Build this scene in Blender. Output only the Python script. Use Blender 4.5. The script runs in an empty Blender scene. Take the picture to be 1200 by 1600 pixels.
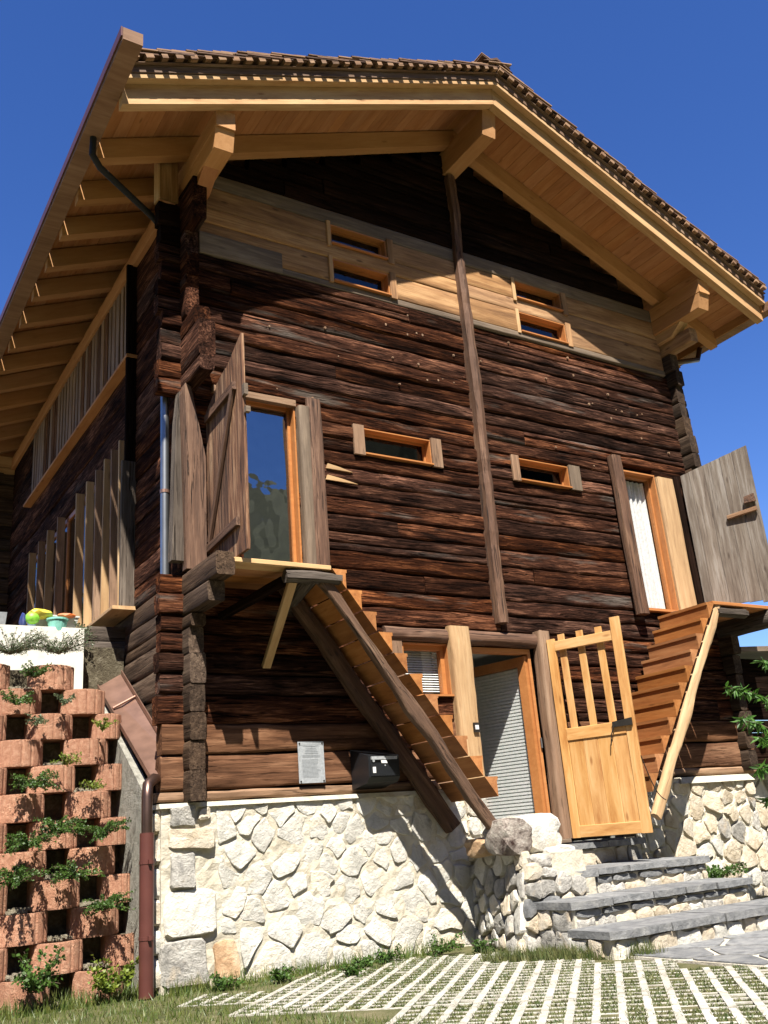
import bpy, math, random
from mathutils import Vector, Matrix
random.seed(7)
R = random.uniform
scn = bpy.context.scene
# ------------------------------------------------------------------ camera
YAW, PITCH, ROLL = math.radians(33.2814), math.radians(19.1055), math.radians(-4.7019)
fw = Vector((math.sin(YAW)*math.cos(PITCH), math.cos(YAW)*math.cos(PITCH), math.sin(PITCH)))
rt = Vector((math.cos(YAW), -math.sin(YAW), 0)); up = rt.cross(fw)
r2 = rt*math.cos(ROLL)+up*math.sin(ROLL); u2 = -rt*math.sin(ROLL)+up*math.cos(ROLL)
cam = bpy.data.objects.new('camera', bpy.data.cameras.new('camera')); scn.collection.objects.link(cam)
mw = Matrix((r2, u2, -fw)).transposed().to_4x4(); mw.translation = Vector((-2.749, -7.4, 0.947))
cam.matrix_world = mw
cam.data.sensor_fit = 'VERTICAL'; cam.data.sensor_height = 24; cam.data.lens = 24*1464.73/1600
cam.data.clip_end = 3000; scn.camera = cam
# ------------------------------------------------------------------ light
SUN = Vector((0.48, 1.0, -1.66)).normalized()          # travelling direction
el = math.asin(-SUN.z); az = math.atan2(-SUN.x, -SUN.y)
w = bpy.data.worlds.new('World'); scn.world = w; w.use_nodes = True
nt = w.node_tree; bg = nt.nodes['Background']; sky = nt.nodes.new('ShaderNodeTexSky')
sky.sky_type = 'NISHITA'; sky.sun_disc = False; sky.sun_elevation = el; sky.sun_rotation = az % (2*math.pi)
sky.altitude = 1500; sky.air_density = 1.0; sky.dust_density = 0.1; sky.ozone_density = 2.2
shs = nt.nodes.new('ShaderNodeHueSaturation'); shs.inputs['Saturation'].default_value = 1.27; shs.inputs['Hue'].default_value = .516; nt.links.new(sky.outputs[0], shs.inputs['Color']); nt.links.new(shs.outputs[0], bg.inputs[0]); bg.inputs[1].default_value = 0.069
ld = bpy.data.lights.new('sun', 'SUN'); ld.energy = 5.0; ld.angle = math.radians(0.5); ld.color = (1, .935, .83)
lo = bpy.data.objects.new('sun', ld); scn.collection.objects.link(lo); lo.rotation_euler = SUN.to_track_quat('-Z', 'Y').to_euler()
lo.location = (-5, -12, 20)
vs = scn.view_settings; vs.view_transform = 'Standard'; vs.look = 'None'; vs.gamma = 1; vs.exposure = 1.55
vs.use_curve_mapping = False
# ------------------------------------------------------------------ helpers
WO = {}
def link(name, me, loc, parent=None, mat=None, rot=None):
    o = bpy.data.objects.new(name, me); scn.collection.objects.link(o)
    loc = Vector(loc); WO[o.name] = loc
    if parent is not None:
        o.parent = parent; o.location = loc-WO[parent.name]
    else: o.location = loc
    if rot is not None: o.rotation_euler = rot
    return o
def tag(o, label=None, cat=None, group=None, kind=None):
    if label: o['label'] = label
    if cat: o['category'] = cat
    if group: o['group'] = group
    if kind: o['kind'] = kind
    return o
def thing(name, loc, label, cat, group=None):
    return tag(link(name, None, loc), label, cat, group)
class MB:
    def __init__(s): s.v = []; s.f = []
    def add(s, vs, fs):
        b = len(s.v); s.v += [tuple(q) for q in vs]; s.f += [tuple(b+i for i in q) for q in fs]; return s
    def box(s, x0, x1, y0, y1, z0, z1):
        return s.hexa([(x0,y0,z0),(x1,y0,z0),(x1,y1,z0),(x0,y1,z0),(x0,y0,z1),(x1,y0,z1),(x1,y1,z1),(x0,y1,z1)])
    def hexa(s, p):
        return s.add(p, [(3,2,1,0),(4,5,6,7),(0,1,5,4),(1,2,6,5),(2,3,7,6),(3,0,4,7)])
    def prism(s, a, b):
        n = len(a); return s.add(list(a)+list(b), [tuple(range(n))[::-1], tuple(range(n, 2*n))]+[(i, (i+1) % n, n+(i+1) % n, n+i) for i in range(n)])
    def tube(s, pts, r, n=10, cap=True):
        pts = [Vector(p) for p in pts]; rr = r if isinstance(r, (list, tuple)) else [r]*len(pts); b0 = len(s.v)
        for i, p in enumerate(pts):
            t = (pts[min(i+1, len(pts)-1)]-pts[max(i-1, 0)]).normalized()
            a = t.orthogonal().normalized() if i == 0 else (a-t*a.dot(t)).normalized()
            c = t.cross(a)
            for k in range(n):
                q = p+rr[i]*(a*math.cos(2*math.pi*k/n)+c*math.sin(2*math.pi*k/n)); s.v.append(tuple(q))
        for i in range(len(pts)-1):
            for k in range(n):
                s.f.append((b0+i*n+k, b0+i*n+(k+1) % n, b0+(i+1)*n+(k+1) % n, b0+(i+1)*n+k))
        if cap:
            s.f.append(tuple(b0+k for k in range(n))[::-1]); s.f.append(tuple(b0+(len(pts)-1)*n+k for k in range(n)))
        return s
    def mesh(s, name, org=(0,0,0), mat=None, smooth=False):
        o = Vector(org); me = bpy.data.meshes.new(name)
        me.from_pydata([tuple(Vector(q)-o) for q in s.v], [], s.f)
        if mat: me.materials.append(mat)
        if smooth:
            me.polygons.foreach_set('use_smooth', [True]*len(me.polygons)); me.set_sharp_from_angle(angle=math.radians(40))
        me.validate(); me.update(); return me
def build(name, mb, mat, parent=None, org=None, smooth=False):
    if org is None:
        xs = list(zip(*mb.v)); org = (sum(xs[0])/len(mb.v), sum(xs[1])/len(mb.v), min(xs[2]))
    return link(name, mb.mesh(name, org, mat, smooth), org, parent)
def vbuild(name, mb, mat, parent=None):
    xs = list(zip(*mb.v)); org = Vector((sum(xs[0])/len(mb.v), sum(xs[1])/len(mb.v), min(xs[2])))
    me = bpy.data.meshes.new(name); me.from_pydata([(z-org.z, y-org.y, -(x-org.x)) for x, y, z in mb.v], [], mb.f); me.materials.append(mat); me.update()
    o = link(name, me, org, parent); o.rotation_euler = (0, -math.pi/2, 0); return o
def boxo(name, x0, x1, y0, y1, z0, z1, mat, parent=None):
    """box whose local X is its longest side, chamfered"""
    d = (x1-x0, y1-y0, z1-z0); k = d.index(max(d)); c = [(x0+x1)/2, (y0+y1)/2, (z0+z1)/2]
    a = list(c); b = list(c); a[k] = (x0, y0, z0)[k]; b[k] = (x1, y1, z1)[k]
    if k == 0: return beam(name, a, b, d[1], d[2], mat, parent)
    if k == 1: return beam(name, a, b, d[0], d[2], mat, parent)
    return beam(name, a, b, d[0], d[1], mat, parent, upv=(0, 1, 0))
def smooth1(n, amp):
    k = max(2, n//3+2); c = [R(-amp, amp) for _ in range(k+1)]; out = []
    for i in range(n+1):
        t = i/n*(k-1); j = int(t); u = t-j; u = u*u*(3-2*u); out.append(c[j]*(1-u)+c[j+1]*u)
    return out
def beam(name, p0, p1, wid, hei, mat, parent=None, upv=(0, 0, 1), seg=1, rough=0.0, bev=.004, bulge=0.0, taper=None, cut0=0, cut1=0):
    """timber from p0 to p1: local X along it, wid across (local Y), hei up (local Z)"""
    p0 = Vector(p0); p1 = Vector(p1); X = (p1-p0); L = X.length; X.normalize()
    Y = Vector(upv).cross(X).normalized(); Z = X.cross(Y); w2 = wid/2; h2 = hei/2; b = min(bev, w2*.6, h2*.6)
    if bulge > 0 or rough > 0:
        prof = [(-w2, -h2+b*2.2), (-w2-bulge, -h2*.45), (-w2-bulge, h2*.45), (-w2, h2-b*2.2), (-w2+b, h2-b*.5), (-w2+b*3, h2),
                (w2-b*3, h2), (w2-b, h2-b*.5), (w2, h2-b*2.2), (w2+bulge, h2*.3), (w2+bulge, -h2*.3), (w2, -h2+b*2.2), (w2-b, -h2+b*.5), (w2-b*3, -h2), (-w2+b*3, -h2), (-w2+b, -h2+b*.5)]
        if b*3 >= w2: prof = [(y*.9 if abs(y) < w2*.3 else y, z) for y, z in prof]
    else:
        prof = [(-w2, -h2+b), (-w2, h2-b), (-w2+b, h2), (w2-b, h2), (w2, h2-b), (w2, -h2+b), (w2-b, -h2), (-w2+b, -h2)]
    n = len(prof); v = []; f = []
    tz = smooth1(seg, rough); bz = smooth1(seg, rough); fy = smooth1(seg, rough*.9); bb = smooth1(seg, rough*.6)
    for i in range(seg+1):
        x = L*i/seg; s = 1 if not taper else 1+(taper-1)*i/seg
        for (y, z) in prof:
            yy = y*s+(fy[i] if y < 0 else bb[i])+(R(-1, 1)*rough*.25 if rough else 0)
            zz = z*s+(tz[i]*1.0 if z > h2*.5 else bz[i] if z < -h2*.5 else 0)+(R(-1, 1)*rough*.2 if rough else 0)
            xx = x+(R(-1, 1)*rough*.5 if rough and i in (0, seg) else 0)
            if i == 0 and cut0: xx += cut0*(.5-z/hei)
            if i == seg and cut1: xx += cut1*(z/hei-.5)
            v.append((xx, yy, zz))
    for i in range(seg):
        for k in range(n):
            a = i*n+k; c = i*n+(k+1) % n
            f.append((a, a+n, c+n, c))
    f.append(tuple(range(n))); f.append(tuple(seg*n+k for k in range(n))[::-1])
    me = bpy.data.meshes.new(name); me.from_pydata(v, [], f); me.materials.append(mat)
    if rough or bulge:
        me.polygons.foreach_set('use_smooth', [True]*len(me.polygons)); me.set_sharp_from_angle(angle=math.radians(50))
    me.update()
    o = link(name, me, p0, parent); o.rotation_euler = Matrix((X, Y, Z)).transposed().to_euler(); return o
def subtract(rect, holes):
    rs = [rect]
    for (a0, a1, b0, b1) in holes:
        out = []
        for (x0, x1, z0, z1) in rs:
            if a1 <= x0 or a0 >= x1 or b1 <= z0 or b0 >= z1: out.append((x0, x1, z0, z1)); continue
            if b0 > z0: out.append((x0, x1, z0, b0))
            if b1 < z1: out.append((x0, x1, b1, z1))
            zz0, zz1 = max(z0, b0), min(z1, b1)
            if a0 > x0: out.append((x0, a0, zz0, zz1))
            if a1 < x1: out.append((a1, x1, zz0, zz1))
        rs = out
    return rs
# ------------------------------------------------------------------ materials
def newmat(name):
    m = bpy.data.materials.new(name); m.use_nodes = True; n = m.node_tree.nodes; return m, n, m.node_tree.links, n['Principled BSDF']
def ramp(n, cols):
    r = n.new('ShaderNodeValToRGB'); e = r.color_ramp.elements
    while len(e) < len(cols): e.new(.5)
    for i, (p, c) in enumerate(cols):
        e[i].position = p; e[i].color = (c[0]*.72, c[1]*.72, c[2]*.72, 1)
    return r
def wood(name, dark, mid, light, grain=26, patch=3.0, bump=.35, rough=.75, crack=0.0, knots=.5, var=.18, lo=.3, hi=.72, spec=.3, grey=None, greyamt=0.0, sx1=1.6, bdist=.012, svar=.4):
    m, n, l, b = newmat(name)
    tc = n.new('ShaderNodeTexCoord'); oi = n.new('ShaderNodeObjectInfo')
    mul = n.new('ShaderNodeMath'); mul.operation = 'MULTIPLY'; mul.inputs[1].default_value = 57; l.new(oi.outputs['Random'], mul.inputs[0])
    ad = n.new('ShaderNodeVectorMath'); ad.operation = 'ADD'; l.new(tc.outputs['Object'], ad.inputs[0]); l.new(mul.outputs[0], ad.inputs[1])
    def stretch(sx, s):
        q = n.new('ShaderNodeVectorMath'); q.operation = 'MULTIPLY'; q.inputs[1].default_value = (sx, s, s); l.new(ad.outputs[0], q.inputs[0]); return q.outputs[0]
    def noise(vec, det=4, ro=.6, dist=0):
        q = n.new('ShaderNodeTexNoise'); q.inputs['Scale'].default_value = 1; q.inputs['Detail'].default_value = det; q.inputs['Roughness'].default_value = ro
        q.inputs['Distortion'].default_value = dist; l.new(vec, q.inputs['Vector']); return q.outputs['Fac']
    g1 = noise(stretch(sx1, grain), 6, .72, .5); g2 = noise(stretch(1.1, patch*2), 4, .62, .5)
    mx = n.new('ShaderNodeMath'); mx.operation = 'MULTIPLY_ADD'; l.new(g1, mx.inputs[0]); mx.inputs[1].default_value = .55
    m2 = n.new('ShaderNodeMath'); m2.operation = 'MULTIPLY'; l.new(g2, m2.inputs[0]); m2.inputs[1].default_value = .45; l.new(m2.outputs[0], mx.inputs[2])
    r = ramp(n, [(lo, dark), ((lo+hi)/2, mid), (hi, light)]); l.new(mx.outputs[0], r.inputs[0]); col = r.outputs[0]
    def mix(fac, a, bcol, mode='MIX'):
        q = n.new('ShaderNodeMix'); q.data_type = 'RGBA'; q.blend_type = mode
        l.new(fac, q.inputs[0]) if not isinstance(fac, float) else setattr(q.inputs[0], 'default_value', fac)
        l.new(a, q.inputs[6])
        if isinstance(bcol, tuple): q.inputs[7].default_value = (*bcol, 1)
        else: l.new(bcol, q.inputs[7])
        return q.outputs[2]
    def thr(v, a, c):
        q = n.new('ShaderNodeMapRange'); q.inputs[1].default_value = a; q.inputs[2].default_value = c; l.new(v, q.inputs[0]); return q.outputs[0]
    if grey is not None:
        gf = thr(noise(stretch(.7, 5), 4, .6), .62-greyamt*.35, .72-greyamt*.3); col = mix(gf, col, mix_grey(n, l, grey, g1))
    if knots > 0:
        vo = n.new('ShaderNodeTexVoronoi'); vo.inputs['Scale'].default_value = 1; l.new(stretch(2.2, 7), vo.inputs['Vector'])
        kf = thr(vo.outputs['Distance'], .13, .05); km = n.new('ShaderNodeMath'); km.operation = 'MULTIPLY'; km.inputs[1].default_value = knots; l.new(kf, km.inputs[0])
        col = mix(km.outputs[0], col, tuple(c*.55 for c in dark))
    hv = n.new('ShaderNodeHueSaturation'); vr = n.new('ShaderNodeMapRange'); vr.inputs[3].default_value = 1-var; vr.inputs[4].default_value = 1+var
    m5 = n.new('ShaderNodeMath'); m5.operation = 'FRACT'; m6 = n.new('ShaderNodeMath'); m6.operation = 'MULTIPLY'; m6.inputs[1].default_value = 13.7
    l.new(oi.outputs['Random'], m6.inputs[0]); l.new(m6.outputs[0], m5.inputs[0]); l.new(m5.outputs[0], vr.inputs[0]); l.new(vr.outputs[0], hv.inputs['Value']); l.new(col, hv.inputs['Color'])
    vs2 = n.new('ShaderNodeMapRange'); vs2.inputs[3].default_value = 1-var*svar; vs2.inputs[4].default_value = 1+var*.2; l.new(oi.outputs['Random'], vs2.inputs[0]); l.new(vs2.outputs[0], hv.inputs['Saturation'])
    col = hv.outputs[0]; h = g1
    if crack > 0:
        c1 = noise(stretch(1.3, 34), 5, .6, 1.6); cf = thr(c1, .43, .34); cm = n.new('ShaderNodeMath'); cm.operation = 'MULTIPLY'; cm.inputs[1].default_value = crack; l.new(cf, cm.inputs[0])
        col = mix(cm.outputs[0], col, tuple(c*.3 for c in dark))
        hs = n.new('ShaderNodeMath'); hs.operation = 'SUBTRACT'; l.new(g1, hs.inputs[0]); l.new(cm.outputs[0], hs.inputs[1]); h = hs.outputs[0]
    l.new(col, b.inputs['Base Color']); b.inputs['Roughness'].default_value = rough; b.inputs['Specular IOR Level'].default_value = spec
    bp = n.new('ShaderNodeBump'); bp.inputs['Strength'].default_value = bump; bp.inputs['Distance'].default_value = bdist; l.new(h, bp.inputs['Height']); l.new(bp.outputs[0], b.inputs['Normal'])
    return m
def mix_grey(n, l, grey, g):
    r = ramp(n, [(.3, tuple(c*.45 for c in grey)), (.7, grey)]); l.new(g, r.inputs[0]); return r.outputs[0]
def rock(name, c0, c1, c2, scale=6, bump=.6, var=.12, spots=None, rough=.9):
    m, n, l, b = newmat(name)
    tc = n.new('ShaderNodeTexCoord'); oi = n.new('ShaderNodeObjectInfo'); mul = n.new('ShaderNodeMath'); mul.operation = 'MULTIPLY'; mul.inputs[1].default_value = 41; l.new(oi.outputs['Random'], mul.inputs[0])
    ad = n.new('ShaderNodeVectorMath'); ad.operation = 'ADD'; l.new(tc.outputs['Object'], ad.inputs[0]); l.new(mul.outputs[0], ad.inputs[1])
    def noise(s, d, ro=.6, di=0):
        q = n.new('ShaderNodeTexNoise'); q.inputs['Scale'].default_value = s; q.inputs['Detail'].default_value = d; q.inputs['Roughness'].default_value = ro; q.inputs['Distortion'].default_value = di; l.new(ad.outputs[0], q.inputs['Vector']); return q.outputs['Fac']
    a = noise(scale, 6, .65, .5); r = ramp(n, [(.32, c0), (.5, c1), (.68, c2)]); l.new(a, r.inputs[0]); col = r.outputs[0]
    if spots:
        f = noise(scale*.45, 3); q = n.new('ShaderNodeMapRange'); q.inputs[1].default_value = .56; q.inputs[2].default_value = .7; l.new(f, q.inputs[0])
        x = n.new('ShaderNodeMix'); x.data_type = 'RGBA'; l.new(q.outputs[0], x.inputs[0]); l.new(col, x.inputs[6]); x.inputs[7].default_value = (*spots, 1); col = x.outputs[2]
    hv = n.new('ShaderNodeHueSaturation'); vr = n.new('ShaderNodeMapRange'); vr.inputs[3].default_value = 1-var; vr.inputs[4].default_value = 1+var; l.new(oi.outputs['Random'], vr.inputs[0]); l.new(vr.outputs[0], hv.inputs['Value']); l.new(col, hv.inputs['Color'])
    l.new(hv.outputs[0], b.inputs['Base Color']); b.inputs['Roughness'].default_value = rough; b.inputs['Specular IOR Level'].default_value = .25
    h = noise(scale*3.5, 8, .7, .3); bp = n.new('ShaderNodeBump'); bp.inputs['Strength'].default_value = bump; bp.inputs['Distance'].default_value = .03; l.new(h, bp.inputs['Height']); l.new(bp.outputs[0], b.inputs['Normal'])
    return m
def plain(name, c, rough=.5, metal=0, spec=.5, bump=0, scale=30):
    m, n, l, b = newmat(name); b.inputs['Base Color'].default_value = (*c, 1); b.inputs['Roughness'].default_value = rough; b.inputs['Metallic'].default_value = metal; b.inputs['Specular IOR Level'].default_value = spec
    tc = n.new('ShaderNodeTexCoord'); q = n.new('ShaderNodeTexNoise'); q.inputs['Scale'].default_value = scale; q.inputs['Detail'].default_value = 5; l.new(tc.outputs['Object'], q.inputs['Vector'])
    r = ramp(n, [(.3, tuple(x*.8 for x in c)), (.7, tuple(min(1, x*1.12) for x in c))]); l.new(q.outputs['Fac'], r.inputs[0]); l.new(r.outputs[0], b.inputs['Base Color'])
    if bump:
        bp = n.new('ShaderNodeBump'); bp.inputs['Strength'].default_value = bump; bp.inputs['Distance'].default_value = .01; l.new(q.outputs['Fac'], bp.inputs['Height']); l.new(bp.outputs[0], b.inputs['Normal'])
    return m
def glassm(name, tint=(1, 1, 1), base=.0):
    m = bpy.data.materials.new(name); m.use_nodes = True; n = m.node_tree.nodes; l = m.node_tree.links; n.remove(n['Principled BSDF'])
    t = n.new('ShaderNodeBsdfTransparent'); t.inputs[0].default_value = (*tint, 1); g = n.new('ShaderNodeBsdfGlossy'); g.inputs['Roughness'].default_value = .015
    tcg = n.new('ShaderNodeTexCoord'); ng = n.new('ShaderNodeTexNoise'); ng.inputs['Scale'].default_value = 2.2; l.new(tcg.outputs['Object'], ng.inputs['Vector']); bg_ = n.new('ShaderNodeBump'); bg_.inputs['Strength'].default_value = .25; bg_.inputs['Distance'].default_value = .03; l.new(ng.outputs['Fac'], bg_.inputs['Height']); l.new(bg_.outputs[0], g.inputs['Normal'])
    fr = n.new('ShaderNodeLayerWeight'); pw = n.new('ShaderNodeMath'); pw.operation = 'POWER'; pw.inputs[1].default_value = 3.2; l.new(fr.outputs['Facing'], pw.inputs[0]); mx = n.new('ShaderNodeMixShader')
    a = n.new('ShaderNodeMath'); a.operation = 'MULTIPLY_ADD'; a.inputs[1].default_value = .7; a.inputs[2].default_value = base+.03; a.use_clamp = True; l.new(pw.outputs[0], a.inputs[0]); l.new(a.outputs[0], mx.inputs[0])
    l.new(t.outputs[0], mx.inputs[1]); l.new(g.outputs[0], mx.inputs[2]); l.new(mx.outputs[0], n['Material Output'].inputs[0]); return m
def leafm(name, c0, c1, tr=.35):
    m = bpy.data.materials.new(name); m.use_nodes = True; n = m.node_tree.nodes; l = m.node_tree.links; b = n['Principled BSDF']
    tc = n.new('ShaderNodeTexCoord'); q = n.new('ShaderNodeTexNoise'); q.inputs['Scale'].default_value = 14; q.inputs['Detail'].default_value = 3; l.new(tc.outputs['Object'], q.inputs['Vector'])
    r = ramp(n, [(.35, c0), (.65, c1)]); l.new(q.outputs['Fac'], r.inputs[0]); l.new(r.outputs[0], b.inputs['Base Color']); b.inputs['Roughness'].default_value = .5
    t = n.new('ShaderNodeBsdfTranslucent'); l.new(r.outputs[0], t.inputs[0]); mx = n.new('ShaderNodeMixShader'); mx.inputs[0].default_value = tr
    l.new(b.outputs[0], mx.inputs[1]); l.new(t.outputs[0], mx.inputs[2]); l.new(mx.outputs[0], n['Material Output'].inputs[0]); return m

M_OLD = wood('old_log_wood', (.011, .0055, .004), (.070, .026, .014), (.29, .118, .058), sx1=3.4, bdist=.035, grain=46, patch=3.4, bump=1.0, crack=1.0, knots=.8, var=.48, lo=.40, hi=.64, spec=.03, rough=.95, grey=(.15, .12, .10), greyamt=.04)
M_LOW = wood('low_plank_wood', (.035, .016, .009), (.15, .068, .034), (.33, .17, .09), grain=24, patch=4, bump=.6, crack=.7, knots=.5, var=.25, lo=.34, hi=.68, spec=.05, rough=.9)
M_OLDD = wood('black_log_wood', (.005, .003, .002), (.018, .009, .006), (.06, .032, .02), grain=30, patch=4, bump=.8, crack=.9, knots=.4, var=.3, lo=.38, hi=.72, spec=.03, rough=.95)
M_GREY = wood('grey_weathered_wood', (.035, .027, .022), (.10, .08, .065), (.24, .20, .165), grain=34, patch=3, bump=.9, crack=.8, knots=.5, var=.2, spec=.15, rough=.88)
M_ROOFG = wood('board_silver_brown', (.09, .05, .03), (.22, .13, .08), (.38, .28, .20), grain=22, patch=3, bump=.5, crack=.5, knots=.7, var=.2)
M_END = wood('log_end_wood', (.02, .013, .009), (.07, .045, .03), (.22, .15, .10), grain=40, patch=5, bump=.9, crack=.8, knots=.2, var=.35, spec=.1)
M_NEW = wood('new_spruce', (.38, .19, .075), (.56, .34, .16), (.70, .47, .24), grain=18, patch=2, bump=.15, knots=.85, var=.10, lo=.33, hi=.66)
M_SOFF = wood('soffit_spruce', (.35, .14, .045), (.48, .212, .078), (.59, .295, .12), grain=14, patch=2, bump=.12, knots=.8, var=.09, lo=.33, hi=.67)
M_GUT = wood('gutter_board', (.16, .08, .04), (.27, .15, .085), (.38, .24, .15), grain=20, patch=3, bump=.2, knots=.4, var=.05)
M_RAF = wood('rafter_spruce', (.36, .165, .06), (.52, .262, .10), (.64, .35, .155), grain=18, patch=2, bump=.15, knots=.55, var=.10, lo=.25, hi=.75)
M_BAND = wood('band_larch', (.15, .07, .028), (.36, .19, .08), (.58, .355, .17), grain=22, patch=3, bump=.35, crack=.3, knots=.9, var=.2, lo=.33, hi=.67)
M_BANDG = wood('band_grey_board', (.085, .06, .04), (.17, .125, .088), (.34, .26, .185), grain=26, patch=3, bump=.4, crack=.4, knots=.4, var=.15)
M_TRIM = wood('window_larch', (.34, .125, .036), (.46, .185, .058), (.56, .25, .085), grain=26, patch=2, bump=.08, knots=.15, var=.06, rough=.45, lo=.25, hi=.75)
M_GATE = wood('gate_larch', (.42, .18, .05), (.60, .32, .11), (.72, .44, .19), grain=14, patch=2.4, bump=.15, knots=.85, var=.08, rough=.62, lo=.36, hi=.62)
M_STEP = wood('step_larch', (.24, .085, .022), (.38, .15, .042), (.50, .225, .075), grain=18, patch=2.5, bump=.2, knots=.6, var=.2, rough=.7, lo=.35, hi=.65)
M_POST = wood('pale_post_wood', (.30, .17, .08), (.50, .32, .16), (.64, .46, .26), grain=20, patch=3, bump=.35, crack=.35, knots=.6, var=.12)
M_POST2 = wood('brown_post_wood', (.14, .08, .045), (.27, .16, .095), (.40, .27, .17), grain=26, patch=3, bump=.5, crack=.6, knots=.5, var=.15)
M_RED = wood('red_brown_post', (.035, .017, .010), (.12, .06, .035), (.28, .165, .10), grain=30, patch=6, bump=.8, crack=.9, knots=.9, var=.15)
M_SHUT = wood('shutter_plank', (.085, .038, .02), (.29, .165, .09), (.52, .35, .205), grain=22, patch=6, bump=.6, crack=.7, knots=1.0, var=.12)
M_SHUTL = wood('dark_shutter_plank', (.03, .014, .009), (.20, .095, .05), (.50, .32, .19), grain=26, patch=7, bump=.7, crack=.8, knots=1.0, var=.2, lo=.40, hi=.64)
M_SHUTG = wood('grey_shutter_plank', (.085, .06, .045), (.19, .155, .125), (.33, .30, .27), grain=22, patch=4, bump=.5, crack=.5, knots=1.0, var=.16, lo=.34, hi=.66)
M_STR = wood('stringer_wood', (.04, .022, .014), (.16, .09, .055), (.34, .23, .15), grain=26, patch=5, bump=1.0, crack=.8, knots=.6, var=.1)
M_STONE = rock('white_granite', (.46, .45, .40), (.64, .62, .56), (.74, .72, .66), scale=7, bump=.8, spots=(.62, .55, .43), var=.08)
M_STONEG = rock('grey_granite', (.28, .27, .25), (.46, .44, .40), (.62, .60, .55), scale=10, bump=.9, spots=(.45, .37, .27), var=.25)
M_STONEO = rock('rust_granite', (.36, .22, .12), (.54, .37, .22), (.62, .50, .36), scale=6, bump=.8)
M_STONEY = rock('yellow_granite', (.46, .38, .27), (.60, .52, .40), (.68, .62, .52), scale=7, bump=.7)
M_LICH = rock('lichen_boulder', (.05, .025, .02), (.35, .30, .26), (.58, .54, .47), scale=9, bump=1.0)
M_MORT = rock('lime_mortar', (.46, .41, .31), (.62, .57, .46), (.70, .66, .55), scale=6, bump=.6, var=.02)
M_SLATE = rock('blue_grey_slate', (.13, .135, .14), (.21, .215, .22), (.31, .31, .30), scale=9, bump=.6, var=.15)
M_PLANT = rock('red_concrete', (.40, .19, .115), (.53, .27, .17), (.65, .385, .255), scale=26, bump=.9, var=.14)
M_CONC = rock('rough_concrete', (.20, .19, .16), (.36, .35, .30), (.50, .48, .42), scale=14, bump=1.0, var=.02)
M_PAVE = rock('pale_paver_concrete', (.28, .26, .21), (.45, .43, .37), (.54, .52, .46), scale=9, bump=.35, var=.07)
M_SOIL = rock('soil_gravel', (.07, .055, .035), (.13, .11, .07), (.24, .21, .15), scale=18, bump=1.0, var=.02)
M_GRAV = rock('pale_gravel', (.30, .26, .18), (.46, .41, .30), (.60, .55, .43), scale=40, bump=1.0, var=.05)
M_WHITE = plain('white_plaster', (.78, .76, .68), .9, bump=.2, scale=12)
M_DARK = plain('interior_shade', (.02, .018, .016), .9)  # near-black colour stands in for the shade inside the house
M_INT = plain('pale_interior_plaster', (.45, .46, .43), .9)
M_COP = plain('copper_sheet', (.42, .25, .19), .38, .75, scale=9, bump=.15)
M_PIPE = plain('brown_painted_pipe', (.11, .035, .028), .42, 0, scale=5)
M_COPD = plain('dark_copper_pipe', (.16, .10, .08), .35, .85, scale=8)
M_ZINC = plain('grey_steel_pipe', (.42, .44, .47), .35, .9, scale=5)
M_BLK = plain('black_pipe', (.02, .02, .022), .65, .0, spec=.2)
M_IRON = plain('dark_iron', (.04, .035, .03), .6, .6)
M_BOXM = plain('anthracite_metal', (.018, .02, .024), .32, .2, scale=40)
M_SILV = plain('brushed_plaque', (.50, .53, .56), .45, .35, scale=60)
M_PAPER = plain('white_paper', (.8, .8, .78), .6)
M_LINE = plain('plaque_print', (.28, .30, .32), .6)
M_BLIND = plain('blind_aluminium', (.98, 1.08, 1.04), .5)
M_T6b = plain('blind_shadow', (.85, .95, .90), .8)
M_CURT = plain('white_curtain', (.78, .80, .80), .8)
M_GLASS = glassm('window_glass'); M_GLASSB = glassm('dark_window_glass', (.3, .3, .3), .02)
M_LEAF = leafm('cotoneaster_leaf', (.035, .085, .012), (.10, .20, .03)); M_LEAFY = leafm('yellow_green_leaf', (.12, .20, .02), (.26, .32, .04))
M_LEAFG = leafm('grey_green_leaf', (.08, .12, .06), (.17, .22, .11)); M_PEACH = leafm('peach_leaf', (.04, .12, .015), (.10, .24, .03), .4)
M_GRASS = leafm('lawn_grass', (.06, .12, .02), (.19, .21, .05), .3); M_GRASS2 = leafm('dry_paver_grass', (.075, .12, .03), (.20, .20, .075), .3)
M_TWIG = plain('twig_bark', (.12, .08, .05), .8)
M_HILL = rock('forest_hill', (.012, .02, .008), (.03, .045, .018), (.07, .085, .04), scale=.08, bump=.3)
def foliage_mat_ground():
    return rock('lawn_ground', (.05, .06, .02), (.10, .10, .04), (.17, .15, .08), scale=4, bump=.6)
M_GROUND = foliage_mat_ground()

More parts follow.
